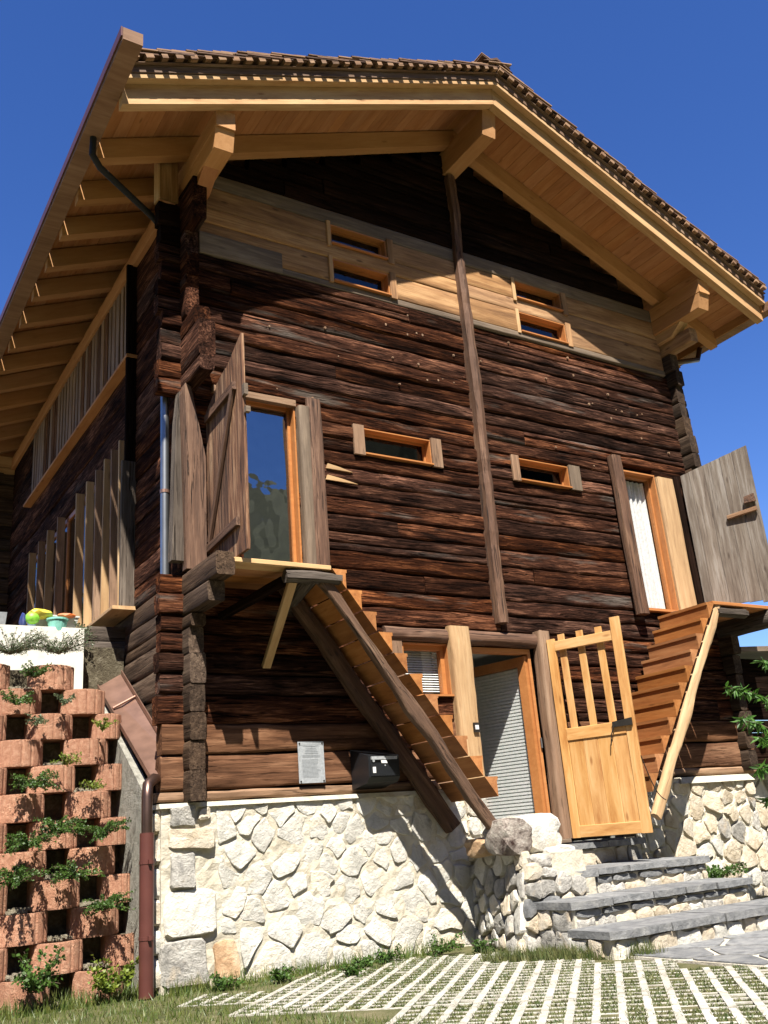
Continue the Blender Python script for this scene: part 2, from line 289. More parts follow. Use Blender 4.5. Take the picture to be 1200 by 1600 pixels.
# ------------------------------------------------------------------ stones
def clip(poly, px, py, nx, ny):
    out = []; n = len(poly)
    for i in range(n):
        a = poly[i]; b = poly[(i+1) % n]; da = (a[0]-px)*nx+(a[1]-py)*ny; db = (b[0]-px)*nx+(b[1]-py)*ny
        if da <= 0: out.append(a)
        if da*db < 0: t = da/(da-db); out.append((a[0]+(b[0]-a[0])*t, a[1]+(b[1]-a[1])*t))
    return out
def voronoi(region, seeds, gap):
    cells = []
    for i, s in enumerate(seeds):
        poly = list(region)
        for j, t in enumerate(seeds):
            if i == j: continue
            dx, dy = t[0]-s[0], t[1]-s[1]; d = math.hypot(dx, dy)
            if d > 1.6 or d < 1e-6: continue
            k = .5+(s[2]-t[2])*.5/d if len(s) > 2 else .5
            poly = clip(poly, s[0]+dx*k-dx/d*gap/2, s[1]+dy*k-dy/d*gap/2, dx/d, dy/d)
            if len(poly) < 3: break
        if len(poly) >= 3: cells.append((s, poly))
    return cells
def poisson(region_test, x0, x1, z0, z1, rfun, tries=4000, pre=()):
    pts = list(pre)
    for _ in range(tries):
        x, z = R(x0, x1), R(z0, z1)
        if not region_test(x, z): continue
        r = rfun(x, z)
        if all(math.hypot((x-p[0]), (z-p[1])*1.25) > (r+p[3])*.5 for p in pts): pts.append((x, z, R(-.02, .02), r))
    return pts
def chaikin(p, k=.22):
    out = []; n = len(p)
    for i in range(n):
        a, b = p[i], p[(i+1) % n]; d = math.hypot(b[0]-a[0], b[1]-a[1]); kk = min(.4, k) if d > .02 else .4
        out.append((a[0]+(b[0]-a[0])*kk, a[1]+(b[1]-a[1])*kk)); out.append((a[0]+(b[0]-a[0])*(1-kk), a[1]+(b[1]-a[1])*(1-kk)))
    return out
def stone(name, poly, fmap, depth, mat, parent, jit=.008, rnd=1, flat=.5, ck=.17):
    # resample long edges
    q = []
    for i in range(len(poly)):
        a, b = poly[i], poly[(i+1) % len(poly)]; d = math.hypot(b[0]-a[0], b[1]-a[1])
        if d < .012: continue
        q.append(a)
        if d > .11: q.append(((a[0]+b[0])/2+R(-jit, jit)*1.3, (a[1]+b[1])/2+R(-jit, jit)*1.3))
    if len(q) < 3: return None
    q = [(x+R(-jit, jit), y+R(-jit, jit)) for x, y in q]
    for _ in range(rnd): q = chaikin(q, ck)
    cx = sum(p[0] for p in q)/len(q); cy = sum(p[1] for p in q)/len(q)
    tiltx, tilty = R(-.12, .12), R(-.16, .10); N = len(q); V = []
    def ring(s, d, j=0):
        for x, y in q:
            xx, yy = cx+(x-cx)*s, cy+(y-cy)*s
            V.append(Vector(fmap(xx, yy, d+(tiltx*(xx-cx)+tilty*(yy-cy))*(1 if d > 0 else 0)+R(-j, j))))
    ring(1.0, -.03); ring(1.0, depth*.45, .002); ring(.94, depth*.9, .003); ring(.55, depth*(1+.12*flat), depth*.16)
    V.append(Vector(fmap(cx, cy, depth*(1+R(-.1, .2)))))
    F = []
    for r in range(3):
        for k in range(N):
            a = r*N+k; b = r*N+(k+1) % N; F.append((a, b, b+N, a+N))
    for k in range(N): F.append((3*N+k, 3*N+(k+1) % N, 4*N))
    mb = MB(); mb.v = [tuple(v) for v in V]; mb.f = F
    o = build(name, mb, mat, parent, org=fmap(cx, cy, 0)); o.data.polygons.foreach_set('use_smooth', [True]*len(o.data.polygons)); o.data.set_sharp_from_angle(angle=math.radians(28)); return o
def mortar(name, x0, x1, z0, z1, fmap, mat, parent, step=.05, amp=.007, back=.0):
    nx = max(1, int((x1-x0)/step)); nz = max(1, int((z1-z0)/step)); V = []; F = []
    for j in range(nz+1):
        for i in range(nx+1):
            e = 0 if i in (0, nx) or j in (0, nz) else R(-amp, amp); V.append(tuple(fmap(x0+(x1-x0)*i/nx, z0+(z1-z0)*j/nz, e)))
    for j in range(nz):
        for i in range(nx):
            a = j*(nx+1)+i; F.append((a, a+1, a+nx+2, a+nx+1))
    mb = MB(); mb.v = V; mb.f = F; return mb
def stonemat(x, z, right=False):
    u = random.random()
    if right: return M_STONEY if u < .45 else M_STONE if u < .8 else M_STONEG if u < .96 else M_STONEO
    return M_STONE if u < .86 else M_STONEY if u < .97 else M_STONEG

# ================================================================== GROUND
g = MB(); N = 60
def gz(x, y):
    d = math.hypot(x, y+2); return 0 if d < 14 else -(0) 
g.box(-600, 600, -600, 600, -.35, -.03)
tag(build('ground', g, M_GROUND, org=(0, 0, -.35)), kind='structure')
hl = MB()
ring = []
for i in range(49):
    a = math.radians(180+180*i/48-0); 
    rr = 150+30*math.sin(i*.7); h = 76+10*math.sin(i*.55)+9*math.sin(i*1.7+1)
    ring.append((math.cos(a)*rr, math.sin(a)*rr, h))
for i in range(48):
    a, b = ring[i], ring[i+1]
    hl.add([(a[0]*.55, a[1]*.55, -.2), (b[0]*.55, b[1]*.55, -.2), (b[0], b[1], b[2]), (a[0], a[1], a[2]), (b[0]*1.5, b[1]*1.5, -.2), (a[0]*1.5, a[1]*1.5, -.2)], [(0, 1, 2, 3), (3, 2, 4, 5)])
tag(build('hills', hl, M_HILL, org=(0, -120, -.2)), kind='structure')
# terrace behind the white wall
t = MB(); t.box(-9, -.02, 1.55, 14, -.03, 2.88)
tag(build('terrace_ground', t, M_SOIL), kind='structure')

# ================================================================== CHALET
H = thing('log_house', (3.47, 3.85, 0), 'tall dark log chalet on a white stone base with pale gable roof and slanting stairs', 'house')
XR, SL, ZB = 3.47, .42, 8.90      # ridge x, slope, height of rafter undersides at the ridge
def roofz(x, off=0): return ZB+off-SL*abs(x-XR)
# ---- openings of the front wall (x0,x1,z0,z1)
OP = [(2.18, 2.72, 2.18, 2.70), (2.95, 3.88, .70, 2.70), (.55, 1.16, 3.20, 5.02), (5.56, 6.20, 3.20, 4.98), (1.92, 2.76, 4.60, 4.90), (3.95, 4.72, 4.60, 4.88),
      (1.70, 2.42, 6.57, 6.86), (1.70, 2.42, 7.04, 7.30), (4.28, 5.04, 6.57, 6.86), (4.28, 5.04, 7.04, 7.30)]
core = MB()
for (a, b, c, d) in subtract((.0, 6.95, 1.33, 7.0), OP): core.box(a, b, .09, .13, c, d)
for (a, b, c, d) in subtract((.3, 6.65, 7.0, 7.5), OP): core.box(a, b, .09, .13, c, d)
core.prism([(.3, .09, 7.5), (6.65, .09, 7.5), (XR, .09, 9.05)], [(.3, .13, 7.5), (6.65, .13, 7.5), (XR, .13, 9.05)])
FW = build('front_log_wall', core, M_OLDD, H, org=(XR, .1, 1.33))
rows = [1.33, 1.42, 1.70, 1.94, 2.18, 2.36, 2.53, 2.70, 2.85, 3.03, 3.20, 3.39, 3.57, 3.76, 3.93, 4.11, 4.28, 4.44, 4.60, 4.745, 4.90, 5.06, 5.24, 5.40, 5.58, 5.74, 5.93, 6.10, 6.30, 6.49]
def rowlogs(z0, z1, x0, x1, mat, bulge=.003, rough=.0085, y=0.0, th=.12, parent=FW, name='log', endmat=None):
    segs = [(x0, x1)]
    for (a, b, c, d) in OP:
        if min(z1, d)-max(z0, c) > .04:
            out = []
            for (s, e) in segs:
                if b <= s or a >= e: out.append((s, e)); continue
                if a-s > .03: out.append((s, a))
                if e-b > .03: out.append((b, e))
            segs = out
    if name == 'log' and parent is FW and z0 > 1.9:
        out = []
        for (s, e) in segs:
            if e-s > 1.6 and random.random() < .2:
                m_ = R(s+.5, e-.5); out += [(s, m_-.004), (m_+.004, e)]
            else: out.append((s, e))
        segs = out
    for (s, e) in segs:
        if name == 'log' and parent is FW and e-s > .5 and z1-z0 > .16 and random.random() < .22:
            zm = z0+(z1-z0)*R(.35, .65)
            for (c, d) in ((z0, zm), (zm, z1)): beam(name, (s, y+th/2+R(-.01, .01), (c+d)/2), (e, y+th/2+R(-.01, .01), (c+d)/2), th, (d-c)-.007, mat, parent, seg=max(1, int((e-s)/.10)), rough=rough*.6, bev=.006, bulge=bulge)
            continue
        beam(name, (s, y+th/2, (z0+z1)/2), (e, y+th/2, (z0+z1)/2), th+R(-.012, .016), (z1-z0)-(.009 if bulge > .002 else .004), mat, parent, seg=max(1, int((e-s)/.10)), rough=rough, bev=.0085 if bulge > .002 else .004, bulge=bulge)
for i in range(len(rows)-1):
    z0, z1 = rows[i], rows[i+1]
    ext = R(-.23, -.18) if z1 < 3.25 else (R(-.22, -.16) if z0 > 4.88 else 0.0)
    rx = 7.09+R(-.03, .03)+(.0 if z0 < 5 else .04)
    mat = M_OLD if z0 > 1.9 else (M_LOW if z0 > 1.4 else M_POST2)
    if z0 > 2.6 and z0 < 3.3: mat = M_OLD
    off = R(-.015, .010)
    th = .12
    OPs = OP
    # wide windows in the left column keep their logs whole; split at x=3.4 as hewn logs are butted behind the centre post
    if z0 > 2.84:
        rowlogs(z0, z1, ext, 3.40+R(-.02, .02), mat, y=off); rowlogs(z0, z1, 3.43, rx, mat, y=R(-.015, .010))
    else: rowlogs(z0, z1, ext, rx, mat, y=off)
# pale band with butted boards
brow = [6.49, 6.57, 6.86, 7.04, 7.30, 7.48]
for i in range(len(brow)-1):
    for (s, e) in ((.20, 3.40), (3.43, 6.78)):
        m = M_BANDG if (i == 4 or i == 0) else M_BAND
        rowlogs(brow[i], brow[i+1], s, e, m, bulge=.001, rough=.002, y=-.012, name='board')
rowlogs(6.49, 6.75, .20, 1.1, M_BANDG, bulge=.001, rough=.002, y=-.017, name='board')
z = 7.48
while z < 8.85:
    z1 = z+R(.16, .22); xa = max(.25, XR-(9.02-z1)/SL)
    if xa < XR-.1:
        rowlogs(z, z1, xa, 3.44, M_OLDD, y=R(-.01, .01)); rowlogs(z, z1, 3.45, 2*XR-xa, M_OLDD, y=R(-.01, .01))
    z = z1
# wooden pegs in the logs
pm = MB().tube([(0, .01, 0), (0, -.012, 0)], [.013, .010], 7).mesh('peg', (0, 0, 0), M_POST2)
for k in range(46):
    x, zz = R(.75, 6.7), random.choice(rows[20:]+rows[24:])+R(.04, .10)
    if zz > 6.4 or any(a-.15 < x < b+.15 and c-.1 < zz < d+.1 for a, b, c, d in OP): continue
    o = link('peg', pm, (x, -.006, zz), FW); s = R(.6, 1.25); o.scale = (s, R(.6, 1.2), s*R(1, 1.5))
# torn pale splinters beside the left door
for (x, zz, L) in ((1.47, 4.42, .30), (1.46, 4.30, .36)):
    mb = MB(); mb.prism([(x, -.018, zz-.03), (x+L, -.018, zz-.035), (x+L*.5, -.018, zz+.0), (x+.02, -.018, zz+.022)], [(x, .0, zz-.03), (x+L, .0, zz-.035), (x+L*.5, .0, zz), (x+.02, .0, zz+.022)])
    build('splinter', mb, M_POST, FW)

# ---- left wall
OPL = [(1.38, 6.2, 3.24, 5.10), (1.38, 6.2, 5.98, 7.05)]
core = MB()
for (a, b, c, d) in subtract((.12, 7.8, 0, 7.15), OPL): core.box(.07, .12, a, b, c, d)
LW = build('side_log_wall', core, M_OLDD, H, org=(.1, 3.9, 0))
lr = [1.33]
while lr[-1] < 6.8: lr.append(lr[-1]+R(.18, .27))
lr = [q for q in lr if not (2.75 < q < 3.26)]; lr = sorted([q for q in lr if not (5.0 < q < 5.2 or 5.88 < q < 6.08)]+[2.83, 3.0, 3.2, 5.10, 5.97]); lr[-1] = 7.1
for i in range(len(lr)-1):
    z0, z1 = lr[i], lr[i+1]; zm = (z0+z1)/2
    ex = -R(.12, .2)
    if 2.82 < zm < 3.0: ex = -.58
    elif 3.0 < zm < 3.2: ex = -.76
    elif 3.2 < zm < 4.95: ex = -.01
    elif 4.95 < zm < 5.35: ex = -.46
    elif 5.35 < zm < 5.6: ex = -.36
    elif zm > 6.8: ex = -.34
    elif zm > 6.5: ex = -.2
    x0 = .0
    segs = [(ex, 7.9)]
    for (a, b, c, d) in OPL:
        if min(z1, d)-max(z0, c) > .05: segs = [(ex, a), (b, 7.9)]
    thx = .145 if ex < -.3 else .13
    for k, (s, e) in enumerate(segs):
        mt = M_END if (ex < -.5) else (M_OLD if zm > 3.2 else M_END)
        if ex < -.3 and k == 0:   # protruding corbel: separate darker end part on the same line
            pass
        # front wall occupies y 0..0.12 only where logs cross; side log passes through the joint
        beam('log', (x0+thx/2+.002, s, zm), (x0+thx/2+.002, e, zm), thx, (z1-z0)-.006, mt, LW, seg=max(2, int((e-s)/.22)), rough=.009, bev=.006, bulge=.003)
# stub of the inner wall and rear corner log ends
for zz in (2.88, 3.03):
    beam('log_end', (-.36+R(0, .05), 1.66, zz), (.02, 1.66, zz), .16, .145, M_GREY, LW, seg=3, rough=.012, bev=.008, bulge=.002)
zz = 2.9
while zz < 6.9:
    h = R(.18, .25); beam('log_end', (-.26+R(-.03, .03), 7.72, zz+h/2), (.02, 7.72, zz+h/2), .14, h-.008, M_END, LW, seg=2, rough=.01, bev=.006, bulge=.003); zz += h
for k, zz in enumerate((7.0, 7.2)):
    beam('log_end', (-.24-.12*k, 7.74, zz), (.02, 7.74, zz), .18, .19, M_NEW, LW, bev=.006)
# ---- right wall: ends show at the corner
core = MB().box(6.83, 6.90, .14, 7.8, .0, 7.15)
RW = build('right_log_wall', core, M_OLDD, H, org=(6.9, 3.9, 0))
zz = 1.35
while zz < 7.0:
    h = R(.19, .27); h = min(h, 7.1-zz); ex = -R(.10, .2); 
    if 2.8 < zz < 3.15: ex = -.72
    if zz > 6.75: ex = -.5
    if 3.2 <= zz < 4.9: ex = -.02
    beam('log', (6.885, ex, zz+h/2), (6.885, 7.9, zz+h/2), .13, h-.008, M_END if zz < 6.6 else M_BAND, RW, seg=8, rough=.01, bev=.006, bulge=.003); zz += h
core = MB().box(.1, 6.9, 7.7, 7.8, 0, 8.0)
build('rear_wall', core, M_OLDD, H)
# upper floor so that windows look into dark rooms
build('floor_slab', MB().box(.14, 6.82, .14, 7.7, 3.0, 3.12), M_DARK, H)
build('floor_slab', MB().box(.14, 6.82, .14, 7.7, 5.55, 5.65), M_DARK, H)
# ---- corner dressing: tapering vertical board at the left corner
mb = MB(); pts = [(-.005, 3.22), (.17, 3.22), (.18, 4.25), (.05, 4.93), (.0, 4.97), (-.04, 4.85)]
mb.prism([(x, -.13+R(-.01, .01), z) for x, z in pts], [(x, -.02, z) for x, z in pts])
o = vbuild('corner_board', mb, M_RED, H)
mb = MB(); pts = [(-.115, 3.3), (-.01, 3.3), (-.006, 4.85), (-.04, 4.9), (-.07, 4.6), (-.085, 4.2)]
mb.prism([(x, -.07, z) for x, z in pts], [(x, .03, z) for x, z in pts])
vbuild('corner_board', mb, M_GREY, H)
for (c_, d__) in ((6.49, 6.70), (6.70, 6.86), (6.86, 6.975)): beam('log_end', (-.20+R(-.015, .015), .05, (c_+d__)/2), (.0, .05, (c_+d__)/2), .12, d__-c_-.008, M_OLDD, H, seg=3, rough=.008, bev=.007, bulge=.003)
boxo('corner_board', -.205, -.02, -.03, -.002, 6.98, 7.62, M_BAND, H)
boxo('corner_board', -.225, -.205, -.03, .10, 6.98, 7.62, M_NEW, H)
# ---- centre post
zs = [2.93, 4.2, 5.5, 6.6, 7.4, 8.0, 8.52]; xs = [3.405, 3.42, 3.44, 3.43, 3.42, 3.46, 3.44]
P = MB()
pr = [(-.058, -.08), (.0, -.105), (.058, -.08), (.062, .02), (-.062, .02)]
nseg = 40
for i in range(nseg+1):
    z = 2.93+(8.52-2.93)*i/nseg
    j = max(k for k in range(len(zs)) if zs[k] <= z+1e-6); j = min(j, len(zs)-2); t = (z-zs[j])/(zs[j+1]-zs[j]); x = xs[j]*(1-t)+xs[j+1]*t
    s = 1.0+R(-.06, .06)-(.12 if z > 7.2 else 0)
    P.v += [(x+a*s+R(-.004, .004), b*s-.01+R(-.004, .004), z) for a, b in pr]
for i in range(nseg):
    for k in range(5):
        a = i*5+k; c = i*5+(k+1) % 5; P.f.append((a, c, c+5, a+5))
P.f.append((4, 3, 2, 1, 0)); P.f.append(tuple(nseg*5+k for k in range(5)))
cpo = bpy.data.meshes.new('centre_post')
# store with local X along the post so that the grain follows it
V = [(z-2.93, y, -(x-3.42)) for x, y, z in P.v]; cpo.from_pydata(V, [], P.f); cpo.materials.append(M_RED)
cpo.update(); o = link('centre_post', cpo, (3.42, 0, 2.93), H); o.rotation_euler = (0, -math.pi/2, 0)
# ---- frames, windows
def reveal_window(x0, x1, z0, z1, name='window', fr=.035, dep=.10, glass=M_GLASSB, trim=M_TRIM, jambs=None, back=M_DARK, blind=False):
    f = MB(); yb = dep
    for (a, b, c, d) in ((x0, x1, z0, z0+fr*.6), (x0, x1, z1-fr, z1), (x0, x0+fr*.7, z0+fr*.6, z1-fr), (x1-fr, x1, z0+fr*.6, z1-fr)): f.box(a+.001, b-.001, yb-.02, yb+.04, c+.001, d-.001)
    wdw = build(name, f, trim, H)
    lin = MB(); t = .014   # lining of the reveal
    lin.box(x0+.002, x1-.002, -.012, yb-.021, z1-t, z1-.002); lin.box(x0+.002, x1-.002, -.045, yb-.021, z0+.002, z0+t+.004)
    lin.box(x0+.002, x0+t, -.010, yb-.021, z0+t+.006, z1-t-.001); lin.box(x1-t, x1-.002, -.010, yb-.021, z0+t+.006, z1-t-.001)
    build('lining', lin, trim, wdw)
    build('pane', MB().box(x0+fr*.7, x1-fr, yb+.008, yb+.014, z0+fr*.6, z1-fr), glass, wdw)
    if back: build('room_panel', MB().box(x0-.02, x1+.02, yb+.30, yb+.31, z0-.02, z1+.02), back, wdw)  # flat sheet behind the pane, the unlit room painted as near-black
    if jambs:
        for (a, b, mm) in jambs: boxo('jamb_board', a, b, -.04, -.008, z0-.012, z1+.015, mm, wdw)
    return wdw
reveal_window(1.92, 2.76, 4.60, 4.90, jambs=((1.80, 1.925, M_POST2), (2.755, 2.885, M_POST2)))
reveal_window(3.95, 4.72, 4.60, 4.88, jambs=((3.85, 3.955, M_POST2), (4.715, 4.885, M_BANDG)))
for (x0, x1) in ((1.70, 2.42), (4.28, 5.04)):
    a = reveal_window(x0, x1, 6.57, 6.86, dep=.09); b = reveal_window(x0, x1, 7.04, 7.30, dep=.09)
    for zz in ((6.57, 6.88), (7.02, 7.32)):
        boxo('jamb_board', x1+.002, x1+.085, -.035, -.013, zz[0]-.02, zz[1], M_BAND, a)
        boxo('jamb_board', x0-.05, x0-.002, -.035, -.013, zz[0]-.02, zz[1], M_NEW, a)
# small blind window by the door
wd = reveal_window(2.18, 2.72, 2.18, 2.70, fr=.06, dep=.07, glass=M_GLASS, back=None)
bl = MB()
for k in range(17):
    zb = 2.25+k*.024; bl.hexa([(2.2, .125, zb), (2.68, .125, zb), (2.68, .14, zb+.012), (2.2, .14, zb+.012), (2.2, .126, zb+.003), (2.68, .126, zb+.003), (2.68, .141, zb+.015), (2.2, .141, zb+.015)])
build('blind', bl, M_BLIND, wd); build('room_panel', MB().box(2.16, 2.74, .3, .31, 2.15, 2.72), M_INT, wd)
boxo('jamb_board', 2.055, 2.17, -.035, -.008, 2.16, 2.72, M_POST2, wd)
# ---- ground door
beam('lintel', (1.98, .02, 2.775), (2.72, .02, 2.775), .14, .14, M_RED, H, seg=8, rough=.006, bev=.012, bulge=.01)
beam('lintel', (2.95, .02, 2.775), (3.86, .02, 2.775), .14, .14, M_RED, H, seg=8, rough=.006, bev=.012, bulge=.01)
beam('door_post', (2.835, -.03, 1.27), (2.835, -.03, 2.87), .235, .14, M_POST, H, upv=(0, 1, 0), seg=14, rough=.010, bev=.012)
beam('door_post', (3.885, -.03, .80), (3.93, -.03, 2.87), .15, .16, M_POST2, H, upv=(0, 1, 0), seg=14, rough=.008, bev=.012)
dpier = build('door_pier', MB().box(2.725, 2.945, -.06, .12, .70, 1.265), M_MORT, H)
for (a, b, c, d) in ((2.73, 2.94, .72, .88), (2.73, 2.83, .90, 1.06), (2.85, 2.94, .90, 1.04), (2.73, 2.94, 1.08, 1.25)):
    stone('stone', [(a, c), (b, c), (b, d), (a, d)], lambda x, z, e: Vector((x, -.062-e, z)), .03, M_STONE, dpier, jit=.012)
    stone('stone', [(.0, c), (.16, c), (.16, d), (.0, d)], lambda u, z, e: Vector((2.723-e, .09-u, z)), .02, M_STONEY, dpier, jit=.012)
boxo('door_sill', 2.95, 3.86, -.16, .13, .765, .80, M_BANDG, H)
fr = MB(); fr.box(2.957, 2.99, .03, .12, .80, 2.69); fr.box(3.77, 3.805, .03, .12, .80, 2.69); fr.box(2.99, 3.77, .03, .12, 2.64, 2.69)
DR = build('glass_door', fr, M_TRIM, H)
hx, hy, tx, ty = 3.755, .05, 3.56, .86     # leaf swung inwards
d = Vector((tx-hx, ty-hy, 0)); L = d.length; d.normalize(); nrm = Vector((-d.y, d.x, 0))
def lf(s, o, z): return Vector((hx, hy, 0))+d*s+nrm*o+Vector((0, 0, z))
lfm = MB()
def lbox(mb, s0, s1, o0, o1, z0, z1):
    mb.hexa([lf(s0, o0, z0), lf(s1, o0, z0), lf(s1, o1, z0), lf(s0, o1, z0), lf(s0, o0, z1), lf(s1, o0, z1), lf(s1, o1, z1), lf(s0, o1, z1)])
for a in ((0, .1, .82, 2.62), (L-.1, L, .82, 2.62), (.1, L-.1, 2.52, 2.62), (.1, L-.1, .82, .93)): lbox(lfm, a[0], a[1], -.03, .03, a[2], a[3])
build('door_leaf', lfm, M_TRIM, DR)
pm2 = MB(); lbox(pm2, .1, L-.1, .003, .009, .93, 2.52); build('pane', pm2, M_GLASS, DR)
bl = MB()
for k in range(46):
    zb = .94+k*.0343; lbox(bl, .105, L-.105, -.022, -.008, zb, zb+.023)
build('blind', bl, M_BLIND, DR)
pm3 = MB(); lbox(pm3, .1, L-.1, -.029, -.025, .93, 2.52); build('door_backing', pm3, M_T6b, DR)
hg = MB().tube([(3.79, .012, 1.68), (3.79, .012, 1.78)], .010, 8); build('hinge', hg, M_ZINC, DR)
build('entrance_room', MB().box(2.6, 5.0, .14, 3.0, 2.72, 2.80).box(2.5, 2.6, .14, 3.0, .7, 2.8).box(2.6, 5.0, 2.9, 3.0, .7, 2.72).box(4.9, 5.0, .14, 2.9, .7, 2.72).box(2.6, 4.9, .14, 2.9, .70, .76), M_INT, H)
bell = build('door_bell', MB().box(2.855, 2.915, -.125, -.105, 1.83, 1.92), M_IRON, H); build('name_card', MB().box(2.865, 2.905, -.13, -.125, 1.855, 1.895), M_PAPER, bell)
# ---- half door (gate) swung out
hx, hy, tx, ty = 3.925, -.12, 4.235, -.87
d = Vector((tx-hx, ty-hy, 0)); GL = d.length; d.normalize(); nrm = Vector((d.y, -d.x, 0))
gp = lambda s, o, z: Vector((hx, hy, 0))+d*s+nrm*o+Vector((0, 0, z))
def gbeam(name, s0, z0, s1, z1, wdt, th, off, mat, parent, **k):
    return beam(name, gp(s0, off, z0), gp(s1, off, z1), wdt, th, mat, parent, upv=tuple(nrm), **k)
GT = gbeam('slatted_gate', .045, .80, .045, 2.76, .09, .035, 0, M_GATE, H)
def rel(o, name='x'): return o
gbeam('gate_stile', GL-.055, .80, GL-.045, 2.86, .10, .035, 0, M_GATE, H)
def gb2(name, s0, s1, z0, z1, th, off, mat):
    return beam(name, gp(s0, off, (z0+z1)/2), gp(s1, off, (z0+z1)/2), th, z1-z0, mat, H)
gb2('gate_rail', .09, GL-.10, 2.63, 2.73, .035, 0.003, M_GATE); gb2('gate_rail', .09, GL-.10, 1.72, 1.84, .035, .003, M_GATE); gb2('gate_rail', .09, GL-.10, .80, .91, .035, .003, M_GATE)
for k in range(3):
    s = .09+(GL-.19)*(k+.5)/3+.0; gbeam('gate_slat', s-.03, 1.80, s-.04, 2.80, .075, .022, -.028, M_GATE, H)
for k in range(4):
    s0 = .092+(GL-.194)*k/4; s1 = .092+(GL-.194)*(k+1)/4; gbeam('gate_panel', (s0+s1)/2, .90, (s0+s1)/2, 1.73, s1-s0-.0012, .018, .0, M_GATE, H)
lt = MB(); a = gp(GL-.22, .03, 1.80); lt.prism([gp(GL-.22, .02, 1.79), gp(GL-.02, .02, 1.79), gp(GL-.02, .02, 1.86), gp(GL-.22, .02, 1.84)], [gp(GL-.22, .045, 1.79), gp(GL-.02, .045, 1.79), gp(GL-.02, .045, 1.86), gp(GL-.22, .045, 1.84)])
build('gate_latch', lt, M_IRON, H)
build('latch_hook', MB().tube([gp(GL-.2, .05, 1.8), gp(GL-.24, .055, 1.72), gp(GL-.26, .05, 1.62)], .006, 6), M_IRON, H)
ch = MB(); pth = [gp(GL, .0, 1.5)+Vector((t*.22, -t*.02, -.42*t-.10*math.sin(t*math.pi))) for t in [k/8 for k in range(9)]]; ch.tube(pth, .005, 5); build('gate_chain', ch, M_IRON, H)
# ---- upper left door
def upper_door(x0, x1, z0, z1, posts, curtain):
    f = MB(); fr = .05
    for (a, b, c, d_) in ((x0, x1, z1-fr, z1), (x0, x0+fr, z0, z1-fr), (x1-fr, x1, z0, z1-fr), (x0+fr, x1-fr, z0, z0+fr)): f.box(a+.001, b-.001, .07, .13, c, d_-.001)
    dd = build('upper_glass_door', f, M_TRIM, H)
    build('pane', MB().box(x0+fr, x1-fr, .095, .101, z0+fr, z1-fr), M_GLASS if curtain else glass2, dd)
    build('lining', MB().box(x0+.002, x1-.002, -.01, .068, z1-.02, z1-.002).box(x1-.02, x1-.002, -.01, .068, z0, z1-.022).box(x0+.002, x0+.02, -.01, .068, z0, z1-.022).box(x0+.02, x1-.02, -.05, .068, z0-.0, z0+.03), M_TRIM, dd)
    if curtain:
        c = MB(); n = 40; zt = z1-.06; zb = z0+.06
        for i in range(n+1):
            x = x0+.05+(x1-x0-.1)*i/n; y = .16+.018*math.sin(i*1.1)+.01*math.sin(i*2.7); c.v += [(x, y, zb), (x, y*1.0+.01, zt)]
        for i in range(n): c.f.append((2*i, 2*i+2, 2*i+3, 2*i+1))
        build('curtain', c, M_CURT, dd)
    else: build('room_panel', MB().box(x0-.1, x1+.1, .9, .92, z0-.1, z1+.1), M_DARK, dd)
    return dd
glass2 = glassm('left_door_glass', (.3, .32, .35), .30)
ld_ = upper_door(.55, 1.16, 3.20, 5.02, None, False)
rd_ = upper_door(5.56, 6.20, 3.20, 4.98, None, True)
beam('door_post', (1.225, -.035, 3.16), (1.225, -.035, 4.98), .12, .12, M_BANDG, H, upv=(0, 1, 0), seg=8, rough=.005, bev=.01)
beam('door_post', (1.335, -.065, 3.16), (1.335, -.065, 5.08), .16, .07, M_RED, H, upv=(0, 1, 0), seg=10, rough=.006, bev=.01)
beam('door_post', (5.47, -.09, 3.13), (5.46, -.07, 5.10), .15, .11, M_RED, H, upv=(0, 1, 0), seg=10, rough=.006, bev=.01)
beam('door_post', (6.36, -.02, 3.14), (6.34, -.02, 4.95), .30, .07, M_POST, H, upv=(0, 1, 0), seg=8, rough=.006, bev=.01)
beam('door_post', (6.56, -.04, 3.14), (6.54, -.04, 4.98), .09, .08, M_OLDD, H, upv=(0, 1, 0), seg=6, rough=.006, bev=.01)
beam('lintel', (.30, -.005, 5.02), (1.16, -.005, 5.02), .06, .07, M_POST2, H)
# ---- shutters
def shutter(name, h, t, planks, mat, z0, side, parent=H):
    d = Vector((t[0]-h[0], t[1]-h[1], 0)); L = d.length; d.normalize(); n_ = Vector((0, 0, 1)).cross(d)
    q = lambda s, o, z: Vector((h[0], h[1], 0))+d*s-n_*o+Vector((0, 0, z)); s = 0; first = None; out = []
    for (wd_, ztop0, ztop1, zb) in planks:
        a, b = s+.002, s+wd_*L-.002; mb = MB(); lz = z0
        pts = [(a, zb), (b, zb+R(-.004, .004)), (b, ztop1), (a, ztop0)]
        A = [q(x, 0, z) for x, z in pts]; B = [q(x, -.028, z) for x, z in pts]
        # local frame: X up the plank
        V = [(p.z-zb, (p-q(a, 0, zb)).dot(d), (p-q(a, 0, zb)).dot(n_)) for p in A+B]
        m_ = MB().prism(V[:4], V[4:]); me = m_.mesh(name, (0, 0, 0), mat)
        o = link(name if first is None else 'shutter_plank', me, q(a, 0, zb), H if first is None else first)
        rot = Matrix((Vector((0, 0, 1)), d, n_)).transposed().to_euler()
        if first is None: first = o; o0rot = rot
        o.rotation_euler = rot
        if o is not first:
            o.parent = H; o.location = q(a, 0, zb)-WO[H.name]
        out.append(o); s += wd_*L
    return q, L, out
q, L, _ = shutter('plank_shutter', (.20, -.10), (.205, -.90), [(.30, 4.72, 4.85, 3.22), (.27, 4.88, 4.95, 3.20), (.43, 4.93, 5.12, 3.18)], M_SHUTL, 3.2, 1)
